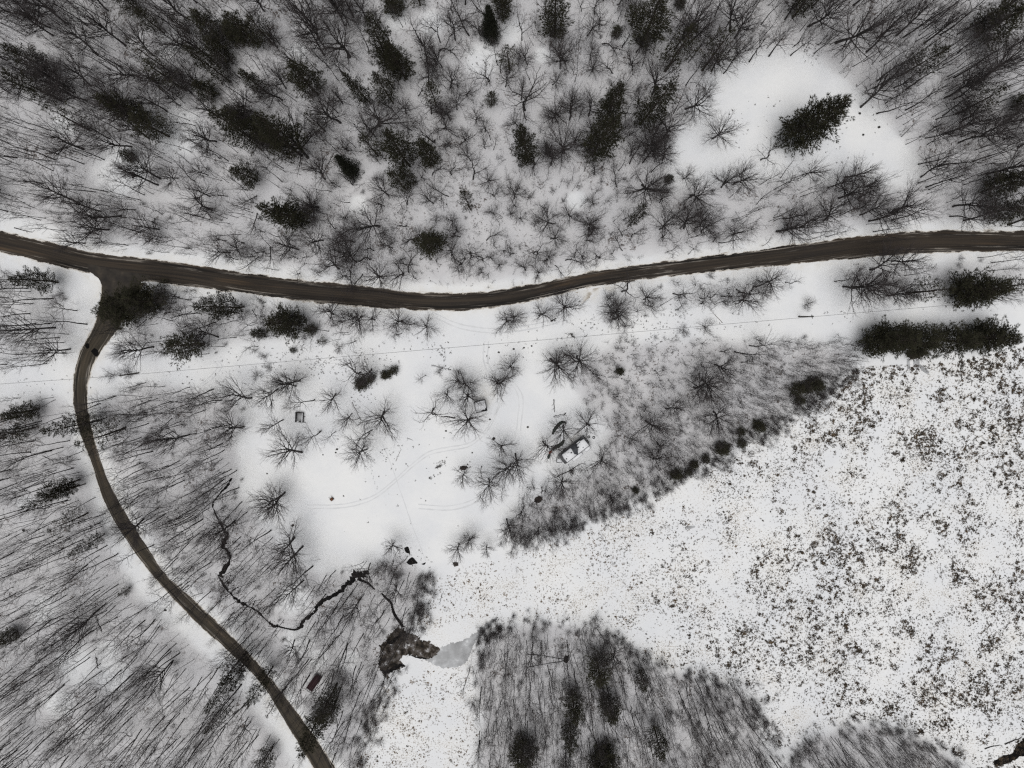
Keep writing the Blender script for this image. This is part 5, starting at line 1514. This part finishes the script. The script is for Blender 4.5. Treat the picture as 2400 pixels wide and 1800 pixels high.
# scraps beside the camper
def curved(name, pts, w_, h_, m, label, cat):
    P = GV(catmull(pts, 6))
    mb = MB()
    o0 = P.mean(0)
    d = np.gradient(P, axis=0); d /= np.linalg.norm(d, axis=1)[:, None]
    nrm = np.c_[-d[:, 1], d[:, 0]]
    k = len(P)
    prof = [(-1, 0), (-.8, .55), (-.25, 1), (.3, .92), (.8, .45), (1, 0)]
    tw = np.sin(np.linspace(.25, math.pi - .25, k)) ** .5
    V = []
    for i in range(k):
        for a, z in prof:
            q = P[i] - o0 + nrm[i] * a * w_ / 2 * tw[i] * (1 + .12 * math.sin(i * 1.7))
            V.append((q[0], q[1], z * h_ * tw[i] * (1 + .15 * math.sin(i * 2.3 + a))))
    n = len(prof)
    F = [t for i in range(k - 1) for j in range(n - 1) for t in ((i * n + j, i * n + j + 1, (i + 1) * n + j + 1), (i * n + j, (i + 1) * n + j + 1, (i + 1) * n + j))]
    mb.add(V, F)
    o = mb.build(name, M[m])
    o.location = (*o0, 0)
    return tag(o, label, cat)


curved('tarp', [(1322, 1031), (1318, 1038), (1309, 1045), (1300, 1049), (1296, 1055)], 1.0, .55, 'tarp', 'long dark tarp-covered heap lying parallel to the camper', 'tarp')
curved('tarp', [(1288, 1063), (1287, 1068), (1285, 1075)], .75, .5, 'tarp', 'short dark green tarp bundle near the camper hitch', 'tarp')
curved('tarp', [(1326, 990), (1316, 990), (1308, 997), (1300, 1007), (1295, 1018)], .9, .6, 'tarp', 'green-black arched tarp heap above the camper', 'tarp')
g = G(1290, 1059)
br = thing('barrel', 'rusty brown barrel lying beside the tarp heap near the camper', 'barrel', (g[0], g[1], 0), .6)
bb = MB(); bb.tube([(-.45, 0, .3), (-.2, 0, .3), (0, 0, .3), (.2, 0, .3), (.45, 0, .3)], [.28, .30, .28, .30, .28], 14, cap=True); bb.build('body', M['rust'], br)
bb = MB()
for x in (-.2, .2): bb.tube([(x - .03, 0, .3), (x + .03, 0, .3)], [.315, .315], 14, cap=True)
bb.build('hoop', M['trim'], br)
for x, y, lb in ((1391.5, 1025, 'dark spare tyre lying behind the camper'), (1380, 1024, 'dark tyre leaning at the rear corner of the camper')):
    g = G(x, y)
    tb = MB()
    V, F = [], []
    for i in range(16):
        a = i * 6.2832 / 16
        for j in range(6):
            b = j * 6.2832 / 6
            q = .26 + .1 * math.cos(b)
            V.append((q * math.cos(a), q * math.sin(a), .1 + .1 * math.sin(b)))
    for i in range(16):
        for j in range(6):
            p, p1, q, q1 = i * 6 + j, i * 6 + (j + 1) % 6, ((i + 1) % 16) * 6 + j, ((i + 1) % 16) * 6 + (j + 1) % 6
            F += [(p, q, q1), (p, q1, p1)]
    tb.add(V, F)
    o = tb.build('tyre', M['rubber'])
    o.location = (*g, 0)
    tag(o, lb, 'tyre')
g = G(1323.5, 1053.5)
cb2 = MB(); cb2.box(-.35, .35, -.3, .3, 0, .5)
co = thing('crate', 'brown wooden crate against the dark side of the camper', 'crate', (g[0], g[1], 0), ang)
cb2.build('box', M['brown_wood'], co)
lb2 = MB(); lb2.box(-.38, .38, -.33, .33, .502, .56); lb2.build('lid', M['dark_wood'], co)

# ------------------------------------------------------------------ shed with a flat snowy roof
c, ang, L = frame_at((1113.6, 951.5), (1139.2, 947.2), 2.3)
cc = G(1126.4, 952.3, 2.3)
shed = thing('shed', 'small square shed with a flat snow-covered roof and dark bare rim', 'shed', (cc[0], cc[1], 0), ang + .04)
s_ = 1.24
wb = MB()
for a_ in ((-s_, s_, -s_, -s_ + .08), (-s_, s_, s_ - .08, s_), (-s_, -s_ + .08, -s_ + .08, s_ - .08), (s_ - .08, s_, -s_ + .08, s_ - .08)):
    wb.box(*a_, 0, 2.15)
wall_o = wb.build('wall', M['dark_wood'], shed)
for x in np.arange(-1.1, 1.2, .3):
    pass
rb = MB(); rb.box(-1.42, 1.42, -1.42, 1.42, 2.152, 2.30); ro = rb.build('roof', M['trim'], shed)
sb = MB(); sb.prism([(-1.30, -1.22), (-.1, -1.25), (.0, -1.0), (.55, -.92), (.95, -1.0), (1.0, -.75), (1.28, -.62), (1.28, 1.27), (-.2, 1.30), (-1.28, 1.18)], 2.302, 2.44, inset=.05); sb.build('roof_snow', M['snow_cap'], shed)
db = MB(); db.box(-.45, .45, -s_ - .04, -s_ - .003, .05, 2.0); do = db.build('door', M['brown_wood'], shed)
hb = MB(); hb.box(.3, .36, -s_ - .09, -s_ - .041, .95, 1.1); hb.build('handle', M['steel'], do)
wb = MB(); wb.box(-s_ - .035, -s_ - .003, -.4, .4, 1.0, 1.6); wb.build('window', M['glass'], shed)

# ------------------------------------------------------------------ roofless pen with snow capped walls
c0 = G(703.3, 977.5)
pen = thing('pen', 'roofless dark-walled pen with snow-capped rails, open toward the clearing', 'pen', (c0[0], c0[1], 0), math.radians(-4))
pw, ph = .85, 1.28
for nm, a_ in (('wall', (-pw - .12, -pw, -ph, ph)), ('wall', (pw, pw + .12, -ph, ph)), ('wall', (-pw, pw, ph - .12, ph)), ('wall', (-.15, pw, -ph, -ph + .12))):
    wb = MB(); wb.box(*a_, 0, 1.25)
    wo = wb.build('wall', M['dark_wood'], pen)
    if not (a_[2] > 0):
        sb = MB(); sb.box(a_[0] - .04, a_[1] + .04, a_[2] - .0, a_[3], 1.252, 1.36); sb.build('snow_cap', M['snow_cap'], wo)
fb = MB(); fb.box(-pw, pw, -ph + .13, ph - .13, 0.003, .05); fb.build('floor', M['ice'], pen)
bb = MB(); bb.box(pw + .125, pw + .75, -ph + .02, -ph + .10, .25, .38); bb.build('rail', M['trim'], pen)

# ------------------------------------------------------------------ maroon slatted trailer in the woods
c, ang, L = frame_at((748.5, 1582.5), (722, 1620), .9)
tr_ = thing('trailer', 'dark maroon slatted trailer parked between thin trunks near the side road', 'trailer', (c[0], c[1], 0), ang)
Lh, Wh = 2.35, .88
bb = MB(); bb.box(-Lh, Lh, -Wh, Wh, .62, .70); bed = bb.build('bed', M['maroon'], tr_)
sl = MB()
for x in np.arange(-Lh + .15, Lh, .33): sl.box(x - .05, x + .05, -Wh + .02, Wh - .02, .702, .78)
sl.build('slat', M['trim'], bed)
for s in (-1, 1):
    rl = MB()
    for z in (.9, 1.1): rl.box(-Lh, Lh, s * Wh - .03, s * Wh + .03, z, z + .06)
    for x in np.linspace(-Lh + .05, Lh - .05, 7): rl.box(x - .04, x + .04, s * Wh - .045, s * Wh + .045, .705, 1.18)
    rl.build('side_rail', M['maroon'], tr_)
    for x in (-.5, .5):
        wb = MB(); wb.tube([(x, s * (Wh - .22), .3), (x, s * (Wh - .02), .3)], [.3, .3], 12, cap=True); wb.build('wheel', M['rubber'], tr_)
hb = MB()
for k in range(4): hb.box(Lh + .06, Lh + .45, -.75 + .5 * k - .05, -.75 + .5 * k + .05, .5, .56)
hb.box(Lh + .46, Lh + .54, -.95, .95, .5, .56)
hb.build('tail_ramp', M['trim'], tr_)
hb = MB(); hb.tube([(-Lh, -.4, .5), (-Lh - 1.0, 0, .5)], [.05, .05], 5, cap=True); hb.tube([(-Lh, .4, .5), (-Lh - 1.0, 0, .5)], [.05, .05], 5, cap=True); hb.tube([(-Lh - .95, 0, 0), (-Lh - .95, 0, .6)], [.04, .04], 5, cap=True)
hb.build('drawbar', M['trim'], tr_)

# ------------------------------------------------------------------ small brown cart, small box
g = G(777, 1170.5, .6)
ct = thing('hand_cart', 'small brown square cart with two handles, alone on the snowy clearing', 'cart', (g[0], g[1], 0), math.radians(-54))
# local +x points down the photo; the two handles reach away from it
bb = MB(); bb.box(-.34, .34, -.34, .34, .30, .60)
bo = bb.build('box', M['brown_wood'], ct)
lb3 = MB(); lb3.box(-.37, .37, -.37, .37, .602, .65); lb3.build('lid', M['brown_wood'], bo)
for s in (-1, 1):
    hb = MB(); hb.tube([(.2, s * .31, .27), (-.34, s * .33, .3), (-.85, s * .36, .42)], [.04, .035, .03], 6, cap=True); hb.build('handle', M['dark_wood'], ct)
    wb = MB(); wb.tube([(.12, s * .38, .2), (.12, s * .44, .2)], [.2, .2], 12, cap=True); wo = wb.build('wheel', M['rubber'], ct)
    rb = MB(); rb.tube([(.12, s * .441, .2), (.12, s * .455, .2)], [.1, .09], 8, cap=True); rb.build('rim', M['steel'], wo)
lg = MB()
for s in (-1, 1): lg.box(-.32, -.26, s * .28 - .03, s * .28 + .03, 0, .3)
lg.build('leg', M['dark_wood'], ct)
g = G(686.5, 1231)
bx = thing('wooden_box', 'small brown box on the snow beside the big bare trees', 'box', (g[0], g[1], 0), .5)
bb = MB(); bb.box(-.24, .24, -.24, .24, 0, .4); bb.build('body', M['brown_wood'], bx)
bb = MB(); bb.box(-.27, .27, -.27, .27, .402, .45); bb.build('lid', M['dark_wood'], bx)

# ------------------------------------------------------------------ poles and wire
POLES = [(-330, 920, 8.6, ''), (325, 874, 8.6, 'wooden utility pole at the wire cut near the side road'), (1341, 788, 8.6, 'wooden utility pole in the middle of the wire run'), (1872, 742, 8.8, 'wooden utility pole beside the big pine row'), (2760, 668, 8.6, '')]
tops = []
for x, y, h, lb in POLES:
    g = G(x, y)
    tops.append(np.array([g[0], g[1], h - .12]))
    if not lb: 
        lb = 'wooden utility pole beyond the picture edge'
        continue
    p = thing('utility_pole', lb, 'utility pole', (g[0], g[1], 0), math.radians(12))
    mb = MB(); mb.tube([(0, 0, -.1), (0, 0, h * .5), (0, 0, h)], [.19, .165, .13], 10, cap=True); mb.build('pole', M['pole'], p)
    mb = MB(); mb.box(-.05, .05, -.5, .5, h - .75, h - .62); mb.build('crossarm', M['pole'], p)
    for s in (-1, 0, 1):
        mb = MB(); mb.tube([(0, s * .42, h - .615 if s else h), (0, s * .42, (h - .615 if s else h) + .16)], [.06, .04], 8, cap=True); mb.build('insulator', M['insulator'], p)
    if '1872' in str(x):
        mb = MB(); mb.tube([(.42, 0, h - 2.0), (.42, 0, h - 1.2)], [.2, .2], 12, cap=True); mb.box(.12, .24, -.06, .06, h - 1.75, h - 1.45); mb.build('transformer', M['insulator'], p)
mb = MB()
for a_, b_ in zip(tops[:-1], tops[1:]):
    L = np.linalg.norm(b_ - a_)
    ts = np.linspace(0, 1, 24)
    mb.tube([a_ + (b_ - a_) * t + np.array([0, 0, .28 - 4 * L * .012 * t * (1 - t)]) for t in ts], [.032] * 24, 4)
tag(mb.build('power_line', M['wire']), 'thin power line running over the cut beside the main road', 'power line')
